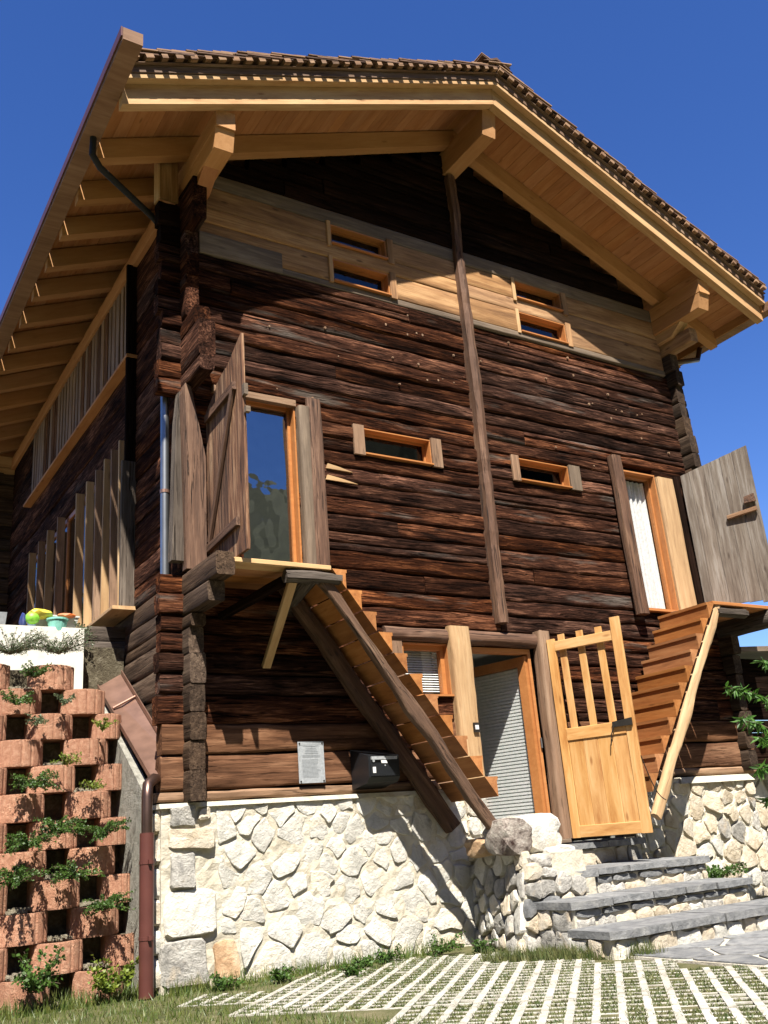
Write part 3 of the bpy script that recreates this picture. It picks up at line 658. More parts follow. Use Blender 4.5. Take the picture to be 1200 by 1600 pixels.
for zz in (3.40, 4.62): beam('shutter_ledge', q(.05, .02, zz), q(L-.12, .02, zz+.05), .035, .075, M_RED, H)
beam('shutter_brace', q(.08, .022, 3.45), q(L-.16, .022, 4.64), .03, .05, M_RED, H)
build('shutter_latch', MB().box(.20, .235, -.945, -.90, 4.52, 4.62), M_BANDG, H); build('latch_peg', MB().box(.21, .25, -.95, -.905, 4.36, 4.41), M_BANDG, H)
q, L, _ = shutter('plank_shutter', (6.63, -.06), (6.98, -.84), [(.13, 5.01, 5.03, 3.3), (.22, 5.035, 5.07, 3.27), (.25, 5.07, 5.11, 3.26), (.18, 5.115, 5.14, 3.25), (.22, 5.145, 5.18, 3.22)], M_SHUTG, 3.2, 1)
beam('shutter_handle', q(L*.55, .02, 4.32), q(L*.97, .04, 4.35), .04, .05, M_SHUT, H); build('shutter_latch', MB().prism([q(L*.82, .02, 4.44), q(L*.98, .02, 4.44), q(L*.97, .02, 4.54), q(L*.83, .02, 4.52)], [q(L*.82, .06, 4.44), q(L*.98, .06, 4.44), q(L*.97, .06, 4.54), q(L*.83, .06, 4.52)]), M_RED, H)
# ---- side stairs: triangular solid steps on two hewn stringers
def stair(xt, xb, zt, zb, nst, y0, y1, lx0, lx1, sgn, fs, bs):
    dx = (xb-xt)/nst; dz = (zt-zb)/nst; root = None
    sx, sz = (xb-xt), (zb-zt); Ls = math.hypot(sx, sz); ux, uz = sx/Ls, sz/Ls; px, pz = -abs(uz)*sgn*1.0, -abs(ux)  # pointing under the steps
    px = -sgn*abs(uz); 
    off = .075
    for k, (yy, mat, wd_) in enumerate(((y0+.045, fs, .07), (y1-.09, bs, .10))):
        a = (xt+px*off-ux*.10, yy, zt-.02+pz*off-uz*.10); b = (xb+px*off+ux*(.03), yy, zb-dz*.0+pz*off+uz*.03-dz)
        b = (xb+px*off, yy, zb-dz+pz*off+ .0)
        o = beam('stair_stringer', a, b, wd_, .105 if k == 0 else .14, mat, H, seg=26, rough=.017, bev=.008, bulge=.001)
    for i in range(nst):
        x0, x1 = xt+dx*i, xt+dx*(i+1); z1 = zt-dz*(i+1)+dz; z0 = z1-dz
        # tread level z1 from x0 to x1, riser down at x1
        zt_ = zt-dz*i-.0
        A = [(x0, y0, zt_-.0), (x1, y0, zt_), (x1, y0, zt_-dz), ]
        ya, yb = y0-.02+R(-.008, .008), y1-.03
        g_ = .008
        A = [(x0+dx*.08, ya, zt_), (x1+.012*sgn, ya, zt_+R(-.003, .003)), (x1+.012*sgn, ya, zt_-.03), (x1, ya, zt_-.03), (x1, ya, zt_-dz+.006)]
        B = [(x, yb, z) for x, _, z in A]
        mb = MB().prism(A, B) if sgn > 0 else MB().prism(B, A)
        org = Vector(A[0]); V = [(v[1]-org[1], v[0]-org[0], v[2]-org[2]) for v in mb.v]   # local X = along tread (world y)
        me = bpy.data.meshes.new('step'); me.from_pydata([(a_, -b_, c_) for a_, b_, c_ in V], [], mb.f); me.materials.append(M_STEP); me.update()
        o = link('stair_step', me, org, H); o.rotation_euler = (0, 0, math.pi/2)
stair(1.02, 2.54, 3.12, 1.20, 11, -.75, -.04, 0, 0, 1, M_STR, M_RED)
stair(5.88, 4.42, 3.12, 1.16, 11, -.75, -.04, 0, 0, -1, M_POST, M_RED)
# landings
def landing(x0, x1, fmat):
    y = -.76
    for k in range(4):
        boxo('landing_board', x0, x1, y+.19*k, y+.19*(k+1)-.003, 3.11, 3.15, M_STEP if k else fmat, H)
landing(.149, 1.03, M_NEW); landing(5.87, 6.86, M_STEP)
beam('landing_beam', (.85, -.74, 3.045), (1.0, .02, 2.98), .12, .11, M_GREY, H, seg=5, rough=.012, bev=.02, bulge=.01)
beam('landing_beam', (.62, -.70, 3.04), (1.12, -.72, 3.04), .12, .11, M_GREY, H, seg=4, rough=.010, bev=.02, bulge=.01)
beam('landing_brace', (.69, -.70, 3.00), (.74, -.03, 2.42), .075, .045, M_POST, H)
beam('landing_brace', (.34, -.02, 2.84), (.66, -.60, 3.03), .07, .06, M_OLDD, H, seg=4, rough=.01)
beam('landing_beam', (5.95, -.70, 3.04), (6.45, -.70, 3.04), .12, .11, M_GREY, H, seg=4, rough=.010, bev=.02, bulge=.01)
beam('landing_beam', (6.88, -.80, 3.0), (6.88, .0, 3.0), .13, .2, M_GREY, H, seg=4, rough=.010, bev=.02, bulge=.01)
# ---- fins and boards of the side windows
beam('window_sill', (-.10, 1.28, 3.215), (-.10, 6.25, 3.215), .24, .035, M_NEW, H)
beam('window_sill', (-.05, 1.30, 5.955), (-.05, 6.25, 5.955), .12, .035, M_SOFF, H)
beam('corner_fin', (-.055, 1.33, 3.23), (-.055, 1.33, 4.75), .17, .05, M_GREY, H, upv=(0, 1, 0), seg=6, rough=.005)
beam('corner_fin', (-.04, 1.34, 4.75), (-.04, 1.34, 7.08), .13, .05, M_OLDD, H, upv=(0, 1, 0), seg=6, rough=.005)  # unlit upper half of the same post, its shade put into the wood colour
for y in (1.62, 1.88, 2.16, 2.50, 2.88, 3.30, 4.20, 4.75, 5.25, 5.80):
    beam('sun_fin', (-.035+R(-.012, .012), y, 3.235), (-.035, y, 5.10), R(.085, .105), .036, M_POST if random.random() < .6 else M_POST2, H, upv=(0, 1, 0))
y = 1.44
while y < 6.15:
    beam('wall_slat', (-.018, y, 5.975), (-.018, y, 7.05), .022, R(.09, .125), random.choice((M_POST2, M_LOW, M_SHUT, M_POST2)), H, upv=(0, 1, 0)); y += R(.13, .165)
fr = MB()
for y in (1.42, 2.3, 3.2, 4.1, 5.0, 6.12): fr.box(.03, .08, y, y+.06, 3.25, 5.09)
fr.box(.03, .08, 1.48, 6.12, 3.25, 3.31).box(.03, .08, 1.48, 6.12, 5.03, 5.09)
sw = build('side_window', fr, M_TRIM, H); build('pane', MB().box(.05, .056, 1.48, 6.12, 3.31, 5.03), M_GLASSB, sw)
build('window_backing', MB().box(.06, .07, 1.38, 6.2, 5.98, 7.05), M_DARK, H)
# ================================================================== ROOF
deck = MB()
def slope_slab(x0, x1, off0, off1, y0, y1, mb):
    p = lambda x, y, o: (x, y, roofz(x, o))
    mb.hexa([p(x0, y0, off0), p(x1, y0, off0), p(x1, y1, off0), p(x0, y1, off0), p(x0, y0, off1), p(x1, y0, off1), p(x1, y1, off1), p(x0, y1, off1)]); return mb
EX = .86; XE = XR+(XR+EX)      # eaves at x=-.86 and 7.80
slope_slab(-EX, XR, .285, .40, -.98, 8.6, deck); slope_slab(XR, XE, .285, .40, -.98, 8.6, deck)
RF = build('roof', deck, M_RED, H, org=(XR, 3.8, 9.2))
RAF = .22
ys = [-.13, .54, 1.17, 1.80, 2.45, 3.10, 3.75, 4.40, 5.05, 5.70, 6.35, 7.0, 7.65, 8.35]
def rafter(y, side, w_=.12, mat=M_RAF, name='rafter', xe=None):
    xe = -EX if side < 0 else XE
    xi = XR-.002 if side < 0 else XR+.002
    A = [(xi, y-w_/2, roofz(xi)), (xe, y-w_/2, roofz(xe)), (xe, y-w_/2, roofz(xe, RAF)), (xi, y-w_/2, roofz(xi, RAF))]
    org = Vector((xe, y, roofz(xe))); X = (Vector((xi, y, roofz(xi)))-org); LL = X.length; X.normalize(); Y = Vector((0, 1, 0)); Z = X.cross(Y)
    mb = MB().prism(A, [(a[0], y+w_/2, a[2]) for a in A]); V = [((Vector(v)-org).dot(X), (Vector(v)-org).dot(Y), (Vector(v)-org).dot(Z)) for v in mb.v]
    fs = mb.f if side > 0 else [tuple(reversed(f_)) for f_ in mb.f]
    me = bpy.data.meshes.new(name); me.from_pydata(V, [], fs); me.materials.append(mat); me.update()
    o = link(name, me, org, RF); o.rotation_euler = Matrix((X, Y, Z)).transposed().to_euler(); return o
for y in ys:
    rafter(y, -1); rafter(y, 1)
rafter(-.90, -1, .10, M_NEW); rafter(-.90, 1, .10, M_NEW)
# soffit boards along y
nb = 33
for side in (-1, 1):
    for k in range(nb):
        t0, t1 = k/nb, (k+1)/nb
        xa, xb = ((-EX)+(XR+EX)*t0, (-EX)+(XR+EX)*t1) if side < 0 else (XE-(XE-XR)*t0, XE-(XE-XR)*t1)
        xm = (xa+xb)/2; wd_ = abs(xb-xa)*math.hypot(1, SL)-.0018; zc = roofz(xm, RAF+.032)
        nv = Vector((SL*(1 if side > 0 else -1), 0, 1)).normalized()
        beam('soffit_board', (xm, -.985, zc), (xm, 8.6, zc), wd_, .028, M_SOFF, RF, upv=tuple(nv), bev=.002)
# verge boards: shading fascia, grey board
def verge(off0, off1, y0, y1, mat, name, ex=0.0):
    for side in (-1, 1):
        xe = (-EX-ex) if side < 0 else (XE+ex); xi = XR
        a = Vector((xe, (y0+y1)/2, roofz(xe, (off0+off1)/2))); b = Vector((xi, (y0+y1)/2, roofz(xi, (off0+off1)/2)))
        beam(name, a, b, y1-y0, (off1-off0)*math.cos(math.atan(SL)), mat, RF)
verge(.21, .262, -1.035, -.952, M_NEW, 'verge_board')
verge(.266, .345, -1.045, -1.01, M_ROOFG, 'verge_board')
verge(.349, .362, -1.075, -.95, M_ROOFG, 'verge_board')
# shingle ends and shingles along the verge
cs = math.cos(math.atan(SL))
for side in (-1, 1):
    n_ = 31
    for k in range(n_+1):
        x = (-EX+.05+(XR+EX-.10)*k/n_) if side < 0 else (XE-.05-(XE-XR-.10)*k/n_)
        dirv = Vector((1, 0, SL if side < 0 else -SL)).normalized()
        c = Vector((x, 0, roofz(x, .392+R(-.004, .004)))); wd_ = R(.055, .08)
        o = beam('shingle_end', c-dirv*wd_/2+Vector((0, -1.04, 0)), c+dirv*wd_/2+Vector((0, -1.04, 0)), .16, .045, M_SHUT, RF, bev=.003)
    n2 = 34
    for lay in range(2):
        for k in range(n2):
            x = (-EX+.02+(XR+EX)*k/n2) if side < 0 else (XE-.02-(XE-XR)*k/n2)
            dn = Vector((-1 if side < 0 else 1, 0, -SL)).normalized(); upn = Vector((SL*side, 0, 1)).normalized()
            a = Vector((x, R(-1.13, -1.09)+.5, roofz(x, .43+lay*.035)))
            b = a-dn*.34+upn*(-.022)
            beam('shingle', a+upn*.012+dn*R(0, .05), b, 1.0, .016, M_SHUT if lay else M_RED, RF, bev=.002)
cov = MB(); slope_slab(-EX, XR+.05, .44, .49, -.9, 8.6, cov); slope_slab(XR-.05, XE, .44, .49, -.9, 8.6, cov); build('shingle_cover', cov, M_RED, RF)
rc = MB(); rc.prism([(XR-.22, -1.12, roofz(XR-.22, .50)), (XR, -1.12, ZB+.54), (XR+.22, -1.12, roofz(XR+.22, .50)), (XR, -1.12, ZB+.50)][::-1], [(XR-.22, 8.6, roofz(XR-.22, .50)), (XR, 8.6, ZB+.54), (XR+.22, 8.6, roofz(XR+.22, .50)), (XR, 8.6, ZB+.50)][::-1]); build('ridge_cap', rc, M_RED, RF)
# purlins
def purlin(xc, zt, hh, yf, mat=M_RAF, w_=.19, cut=0): return beam('purlin', (xc, yf, zt-hh/2), (xc, 8.5, zt-hh/2), w_, hh, mat, RF, bev=.006, cut0=cut)
purlin(XR, ZB-.01, .34, -.86, cut=.06)
zt = roofz(.14)-.01
purlin(.14, zt, .19, -.86); purlin(.14, zt-.195, .20, -.84, cut=.05)
purlin(6.80, zt, .19, -.86); purlin(6.80, zt-.195, .20, -.84, cut=.05)
beam('purlin', (.13, -.52, zt-.46), (.13, .3, zt-.46), .15, .14, M_TRIM, RF, cut0=.25); beam('purlin', (6.82, -.45, zt-.46), (6.82, .3, zt-.46), .15, .14, M_NEW, RF, cut0=.2)
# wall plate boards under the left eave
beam('wall_plate', (.03, .1, 7.16), (.03, 7.9, 7.16), .16, .18, M_SOFF, RF)
# gutters: boxed, overshooting the verge
def gutter(x0, x1, nm, extra):
    mb = MB(); y0, y1, z0, z1 = -1.52, 8.7, 7.20, 7.32
    mb.box(x0, x1, y0, y1, z0, z0+.02).box(x0, x0+.018, y0, y1, z0+.021, z1).box(x1-.018, x1, y0, y1, z0+.021, z1).box(x0+.018, x1-.018, y0, y0+.02, z0+.021, z1)
    o = build(nm, mb, M_GUT, H); return o
gutter(-1.03, -.865, 'gutter', 0); gutter(7.805, 7.96, 'gutter', 0)
boxo('fascia_board', 7.802-.02, 7.802-.002, -.98, 8.6, 7.20, 7.36, M_RAF, H)
build('gutter_lining', MB().box(-1.045, -1.031, -1.51, 8.7, 7.24, 7.335), M_PIPE, H)
gm = M_BLK
build('eave_pipe', MB().tube([(-.93, -.30, 7.20), (-.93, -.28, 7.03), (-.84, -.21, 6.97), (-.22, .16, 6.88), (-.11, .20, 6.8), (-.10, .17, 5.0)], .031, 10), gm, H, smooth=True)
build('rain_pipe', MB().tube([(-.10, .15, 5.0), (-.10, .15, 2.4)], .038, 12), M_ZINC, H, smooth=True)
build('pipe_clip', MB().tube([(-.10, .15, 3.98), (-.10, .15, 4.01)], .043, 12), M_COP, H)
build('eave_pipe', MB().tube([(7.8, .1, 7.2), (7.7, .1, 7.0), (7.25, .1, 6.86), (7.05, .1, 6.84), (6.98, .1, 6.7), (6.98, .1, 5.8)], .038, 10), M_COPD, H, smooth=True)
# ================================================================== FOUNDATION
FX0, FX1 = -.20, 2.74
fm = MB().box(FX0, FX1, -.02, .14, -.1, 1.315)
SB = build('stone_base', fm, M_MORT, H, org=(1.2, 0, 0))
ff = lambda x, z, d: Vector((x, -.045-d, z))
mm = mortar('m', FX0, FX1, -.1, 1.32, ff, M_MORT, SB); build('mortar_face', mm, M_MORT, SB)
# sloped mortar cap
build('mortar_cap', MB().hexa([(FX0-.02, -.075, 1.29), (FX1, -.075, 1.29), (FX1, .13, 1.29), (FX0-.02, .13, 1.29), (FX0-.02, -.06, 1.325), (FX1, -.06, 1.325), (FX1, .13, 1.328), (FX0-.02, .13, 1.328)]), M_MORT, SB)
def quoin(x0, x1, z0, z1, m):
    stone('stone', [(x0, z0), (x1, z0+R(-.01, .01)), (x1+R(-.02, .02), z1), (x0, z1)], ff, .035, m, SB, jit=.012)
for (x0, x1, z0, z1, m) in ((-.20, .16, .02, .34, M_STONEG), (-.17, .24, .37, .68, M_STONE), (-.14, .06, .70, .96, M_STONEG), (-.16, .22, .985, 1.14, M_STONEY), (-.13, .07, 1.16, 1.30, M_STONEG), (.10, .19, 1.19, 1.28, M_STONEY), (.21, .40, .03, .30, M_STONEO)): quoin(x0, x1, z0, z1, m)
pre = []
seeds = poisson(lambda x, z: not (x < .26 and z < 1.17 and z > .0) or False, .02, FX1, 0.0, 1.30, lambda x, z: (.31 if z < .75 else .23)*R(.5, 1.3), 7000)
taken = [(-.25, .27, .0, .345), (-.25, .27, .345, .69), (-.25, .1, .69, .975), (-.25, .25, .975, 1.15), (-.25, .205, 1.15, 1.32), (.19, .42, .0, .33)]
seeds = [s for s in seeds if not any(a <= s[0] <= b and c <= s[1] <= d for a, b, c, d in taken)]
for s, poly in voronoi([(.02, .0), (FX1-.01, .0), (FX1-.01, 1.29), (.02, 1.29)], seeds, .016):
    # keep clear of the quoins
    ok = True
    for a, b, c, d_ in taken:
        if c < s[1] < d_ or any(a < p[0] < b and c < p[1] < d_ for p in poly): poly = clip(poly, b+.012, 0, -1, 0) if s[0] > b else poly
        if s[1] > d_ and any(a < p[0] < b and c < p[1] < d_ for p in poly): poly = clip(poly, 0, d_+.01, 0, -1)
    if len(poly) < 3: continue
    ar = abs(sum(poly[i][0]*poly[(i+1) % len(poly)][1]-poly[(i+1) % len(poly)][0]*poly[i][1] for i in range(len(poly))))/2
    if ar < .003: continue
    # smaller visible faces in a thick lime pointing
    sc = R(.84, 1.0); cx = sum(p[0] for p in poly)/len(poly); cy = sum(p[1] for p in poly)/len(poly)
    poly = [(cx+(p[0]-cx)*sc, cy+(p[1]-cy)*sc) for p in poly]
    stone('stone', poly, ff, R(.003, .014), stonemat(*s[:2]), SB, jit=.016, ck=.12)
# left flank of the base
fl = lambda y, z, d: Vector((FX0-.012-d, y, z))
build('mortar_face', mortar('m', -.045, .9, -.1, 1.32, lambda u, v, d: Vector((FX0-d, .855-u, v)), M_MORT, SB), M_MORT, SB)
zz = .03
while zz < 1.25:
    h = R(.10, .22); stone('stone', [(-.02, zz), (.32, zz), (.32, zz+h), (-.02, zz+h)], lambda u, v, d: Vector((FX0-.004-d, .30-u, v)), .03, random.choice((M_STONEG, M_STONEY, M_STONE)), SB, jit=.02); zz += h+.03
# ---- right part of the base
RX0, RX1 = 4.86, 6.86
rb = MB().box(RX0, RX1, -.02, .14, -.1, 1.30); RB = build('stone_base', rb, M_MORT, H, org=(5.9, 0, 0))
build('mortar_face', mortar('m', RX0, RX1, -.1, 1.30, ff, M_MORT, RB, amp=.012), M_MORT, RB)
build('mortar_cap', MB().hexa([(5.62, -.10, 1.25), (RX1, -.10, 1.25), (RX1, .1, 1.25), (5.62, .1, 1.25), (5.66, -.05, 1.32), (RX1-.04, -.05, 1.32), (RX1-.04, .1, 1.325), (5.66, .1, 1.325)]), M_MORT, RB)
seeds = poisson(lambda x, z: True, RX0, RX1, .0, 1.28, lambda x, z: .23*R(.7, 1.25), 4000)
for s, poly in voronoi([(RX0+.01, .0), (RX1-.02, .0), (RX1-.02, 1.27), (RX0+.01, 1.27)], seeds, .026):
    cx = sum(p[0] for p in poly)/len(poly); cy = sum(p[1] for p in poly)/len(poly); sc = R(.86, 1.0)
    stone('stone', [(cx+(p[0]-cx)*sc, cy+(p[1]-cy)*sc) for p in poly], ff, R(.015, .036), stonemat(*s[:2], right=True), RB, jit=.014)
stone('stone', [(4.90, .85), (5.12, .83), (5.13, 1.05), (4.93, 1.07)], lambda x, z, d: Vector((x, -.10-d, z)), .06, M_STONE, RB, jit=.02)
# below the door
build('door_base', MB().box(FX1+.001, RX0-.001, -.03, .14, -.1, .762), M_MORT, H)
# ---- retaining wall on the right of the house
rw = MB().box(6.98, 12, .25, .6, -.1, 1.35); RT = build('right_retaining_wall', rw, M_MORT)
tag(RT, 'low pale rubble wall running on from the right corner of the house behind the peach twigs', 'wall')
fr2 = lambda x, z, d: Vector((x, .24-d, z))
seeds = poisson(lambda x, z: True, 6.98, 8.6, .0, 1.3, lambda x, z: .25*R(.7, 1.2), 2500)
for s, poly in voronoi([(6.99, .0), (8.6, .0), (8.6, 1.34), (6.99, 1.34)], seeds, .03): stone('stone', poly, fr2, R(.03, .06), stonemat(0, 0, True), RT, jit=.014)
# ================================================================== STONE STEPS
ST = thing('stone_steps', (3.8, -1.0, 0), 'four grey slate topped rubble steps climbing to the open front door', 'steps')
def sub_poly_row(x0, x1, n_, jit=.12):
    c = sorted([x0]+[x0+(x1-x0)*(i+R(-jit, jit)*1.6)/n_ for i in range(1, n_)]+[x1]); return c
def slabstep(x0, x1, yf, yb, zt, n_, under, skew=0, xs_in=0.0):
    # masonry body
    b = build('step_body', MB().box(x0+.04, x1-.03, yf+.05, yb, -.05, zt-.062), M_MORT, ST)
    cuts = sub_poly_row(x0, x1, n_)
    for i in range(n_):
        a, c = cuts[i]+.008, cuts[i+1]-.008; s0, s1 = R(-.05, .05), R(-.05, .05)
        mid = [(a+(c-a)*t, yf+R(-.014, .014)) for t in (0.0, .2, .4, .6, .8, 1.0)]
        if i == 0: mid[0] = (a, yf+.03)
        top = [(x, y) for x, y in mid]+[(c+s1*.5, yb-.002), (a+(s0*.5 if i else 0), yb-.002)]
        th = R(.048, .062)
        mb = MB().prism([(x, y, zt-th+R(-.003, .003)) for x, y in top], [(x+R(-.003, .003), y+R(.0, .006), zt+R(-.003, .002)) for x, y in top])
        o = build('slab', mb, M_SLATE, ST)
    # riser stones
    y = yf+.05; fm_ = lambda x, z, d: Vector((x, y-d, z)); z1 = zt-.07; z0 = zt-.215
    if under:
        x = x0+.06
        while x < x1-.12:
            w_ = R(.16, .34); w_ = min(w_, x1-.05-x); stone('stone', [(x, z1-.045), (x+w_, z1-.045), (x+w_-.01, z1), (x, z1)], fm_, .022, M_SLATE, ST, jit=.006, rnd=1); x += w_+.02
        z1 -= .06
    x = x0+.05
    while x < x1-.1:
        w_ = R(.12, .26); w_ = min(w_, x1-.05-x); stone('stone', [(x, z0), (x+w_, z0), (x+w_, z1), (x, z1)], fm_, R(.014, .03), random.choice((M_STONEG, M_STONEY, M_STONE, M_STONEY)), ST, jit=.016); x += w_+.02
def sidestones(x, y0, y1, z0, z1):
    fm_ = lambda u, v, d: Vector((x-d, y1-u, v)); u = .02
    while u < (y1-y0)-.06:
        w_ = min(R(.12, .24), (y1-y0)-u-.01); stone('stone', [(u, z0), (u+w_, z0), (u+w_, z1), (u, z1)], fm_, .03, random.choice((M_STONEG, M_STONEY, M_STONEG)), ST, jit=.018); u += w_+.02
sidestones(2.60, -1.45, -1.0, .02, .15); sidestones(2.60, -1.45, -1.0, .17, .30); sidestones(2.50, -1.93, -1.5, .0, .115); sidestones(2.88, -.97, -.92, .36, .48)
for (cx_, cy_, r_) in ((3.05, -.85, .12), (2.80, -.93, .10), (2.90, -.35, .12), (3.10, -.30, .10)): 
    pass
slabstep(3.22, 4.72, -.30, .0-.04, .752, 3, False)
slabstep(2.84, 4.80, -1.0, -.302, .552, 4, True)
slabstep(2.56, 4.72, -1.50, -1.002, .362, 5, True)
slabstep(2.46, 5.9, -1.98, -1.502, .180, 6, False)
# flank wall under the stair foot
PF = build('flank', MB().hexa([(2.66, -1.0, -.08), (3.26, -1.0, -.08), (3.26, -.02, -.08), (2.74, -.02, -.08), (2.70, -.98, .72), (3.22, -.98, .72), (3.22, -.02, .72), (2.74, -.02, .72)]), M_MORT, ST)
PF.name = 'flank_wall'
A0, A1 = Vector((2.735, -.03, 0)), Vector((2.42, -1.02, 0)); dd = (A1-A0); LL = dd.length; dd.normalize(); nn = Vector((-abs(dd.y), dd.x if dd.x > 0 else -dd.x*-1, 0)); nn = Vector((dd.y, -dd.x, 0)); nn = nn if nn.x < 0 else -nn
build('flank_wall', MB().prism([tuple(A0), (3.1, -.03, 0), (3.1, -1.0, 0), tuple(A1)][::-1], [(2.735, -.03, .74), (3.2, -.03, .74), (3.2, -.95, .70), (2.62, -.95, .66)][::-1]), M_MORT, ST)
def ffl(u, z, d):
    b = A0+dd*u; k = z/.7; top = Vector((2.735, -.03, 0)).lerp(Vector((2.62, -.95, 0)), u/LL); p = b.lerp(top, min(1, k)); return p+nn*(d+.005)+Vector((0, 0, z))
seeds = poisson(lambda x, z: True, .0, LL, .0, .78, lambda x, z: .20*R(.7, 1.2), 2500)
for s, poly in voronoi([(.01, .0), (LL, .0), (LL, .74), (.01, .74)], seeds, .028): stone('stone', poly, ffl, R(.03, .05), random.choice((M_STONEG, M_STONEG, M_STONEY, M_STONE)), ST, jit=.012)
# its front towards the lawn
B0, B1 = A1.copy(), Vector((2.95, -1.03, 0)); d2 = (B1-B0); L2_ = d2.length; d2.normalize()
def ff2(u, z, d): return B0+d2*u+Vector((.20*z*.9, -d, z))
build('flank_wall', MB().prism([(2.43, -1.0, 0), (3.3, -1.0, 0), (3.3, -1.0, .5), (2.58, -1.0, .66)], [(2.43, -.9, 0), (3.3, -.9, 0), (3.3, -.9, .5), (2.58, -.9, .66)]), M_MORT, ST)
seeds = poisson(lambda x, z: True, .0, .75, .0, .66, lambda x, z: .15*R(.7, 1.2), 2500)
for s, poly in voronoi([(.01, .0), (.75, .0), (.65, .5), (.02, .66)], seeds, .024): stone('stone', poly, ff2, R(.02, .035), random.choice((M_STONEG, M_STONEG, M_STONEY, M_SLATE)), ST, jit=.012)
# lichen boulder on which the stair stands
def boulder(name, c, r, mat, parent, sub=3, amp=.10, sq=.5, sx=1):
    import bmesh
    bm = bmesh.new(); bmesh.ops.create_icosphere(bm, subdivisions=sub, radius=1)
    ph = [R(0, 6.28) for _ in range(9)]
    for v in bm.verts:
        p = v.co.normalized(); m_ = max(abs(p.x), abs(p.y), abs(p.z)); p2 = p.lerp(p/m_, sq)
        n_ = amp*(math.sin(p.x*3+ph[0])*math.sin(p.y*3.3+ph[1])+.6*math.sin(p.z*5+ph[2]+p.x*4)+.35*math.sin(p.y*9+ph[3])*math.sin(p.z*8+ph[4])+.2*math.sin(p.x*14+ph[5]+p.z*11))
        p2 = p2*(1+n_); v.co = Vector((p2.x*r[0], p2.y*r[1], p2.z*r[2]))
    me = bpy.data.meshes.new(name); bm.to_mesh(me); bm.free(); me.materials.append(mat); me.polygons.foreach_set('use_smooth', [True]*len(me.polygons)); me.set_sharp_from_angle(angle=math.radians(25)); return link(name, me, c, parent)
boulder('boulder', (2.60, -.76, .87), (.16, .17, .15), M_LICH, ST, sq=.8, amp=.05)
boulder('boulder', (3.02, -.84, .70), (.17, .13, .07), M_STONE, ST, sq=.6, amp=.08)
boulder('boulder', (2.74, -.93, .66), (.13, .09, .06), M_STONEG, ST, sq=.6, amp=.08)
boulder('boulder', (2.90, -.70, .88), (.235, .20, .165), M_STONE, ST, sq=.7, amp=.05)
boulder('boulder', (2.62, -.38, .80), (.12, .16, .08), M_STONEO, ST, sq=.6, amp=.08)
# ================================================================== FLAGSTONES
FLG = tag(build('flagstone_path', MB().box(2.62, 9, -6.0, -1.86, -.04, .004), M_MORT, org=(4, -3, -.04)), kind='structure')
seeds = poisson(lambda x, z: True, 2.64, 5.2, -4.4, -1.9, lambda x, z: .48*R(.7, 1.3), 1500)
for s, poly in voronoi([(2.64, -4.4), (5.2, -4.4), (5.2, -1.9), (2.64, -1.9)], seeds, .04):
    poly = [(x, y) for x, y in poly]; q_ = chaikin(poly, .12); mb = MB().prism([(x, y, -.02) for x, y in q_], [(x, y, .014) for x, y in q_]); build('flagstone', mb, M_SLATE, FLG)
# ================================================================== GRASS PAVERS
PV = tag(build('paved_yard', MB().box(-8, 2.6, -9, -.02, -.028, -.010), M_GROUND, org=(-2, -4, -.028)), kind='structure')
ca, sa = math.cos(math.radians(45.7)), math.sin(math.radians(45.7))
U = Vector((ca, sa, 0)); Vv = Vector((sa, -ca, 0))     # U away along the bars, Vv across
sp, pt = .137, .116; PU, PVv = pt*4, sp*4
pmb = MB()
for k in range(4): pmb.box(0.002, PU-.002, k*sp+.001, k*sp+.046, -.05, 0)
for j in range(4):
    for k in range(4): pmb.box(j*pt+.004, j*pt+.036, k*sp+.046, k*sp+sp-(0 if k == 0 else .0), -.05, -.004)
# lightly rounded joints come from the gaps between units
pme = pmb.mesh('grid_paver', (0, 0, 0), M_PAVE); cells = []
base = Vector((-.3, -4.6, .0))
rotm = Matrix((U, Vv, Vector((0, 0, 1)))).transposed(); rotz = math.atan2(U.y, U.x)
def cam_px(p):
    q_ = p-Vector((-2.749, -7.4, .947)); z_ = q_.dot(fw)
    return (600+1464.7*q_.dot(r2)/z_, 800-1464.7*q_.dot(u2)/z_) if z_ > .3 else None
rl = random.Random(5)
cnt = 0
Vn = Vector((sa, -ca, 0))
flip = U.cross(Vn).z < 0
for i in range(-8, 14):
    for j in range(-10, 14):
        o = base+U*(i*PU)+Vn*(j*PVv); c = o+U*PU/2+Vn*PVv/2
        if c.y > -.30-(.35 if c.x < .45 else 0) or c.x > 2.58-max(0, (c.y+2.3)*.25) or c.x < -1.9+(0) or (c.x < -.05-.22*(c.y+1.0) and c.y > -3.4 and c.x < .2): continue
        px = cam_px(c)
        if not px or px[1] > 1780 or px[0] < -150 or px[0] > 1330: continue
        ob = bpy.data.objects.new('grid_paver', pme); scn.collection.objects.link(ob); ob.parent = PV; ob.location = o-WO[PV.name]+Vector((0, 0, rl.uniform(-.004, .004)))
        ob.rotation_euler = (rl.uniform(-.004, .004), rl.uniform(-.004, .004), rotz); ob.scale = (1, -1 if flip else 1, 1); cnt += 1
        cells.append(o)
print('pavers', cnt)
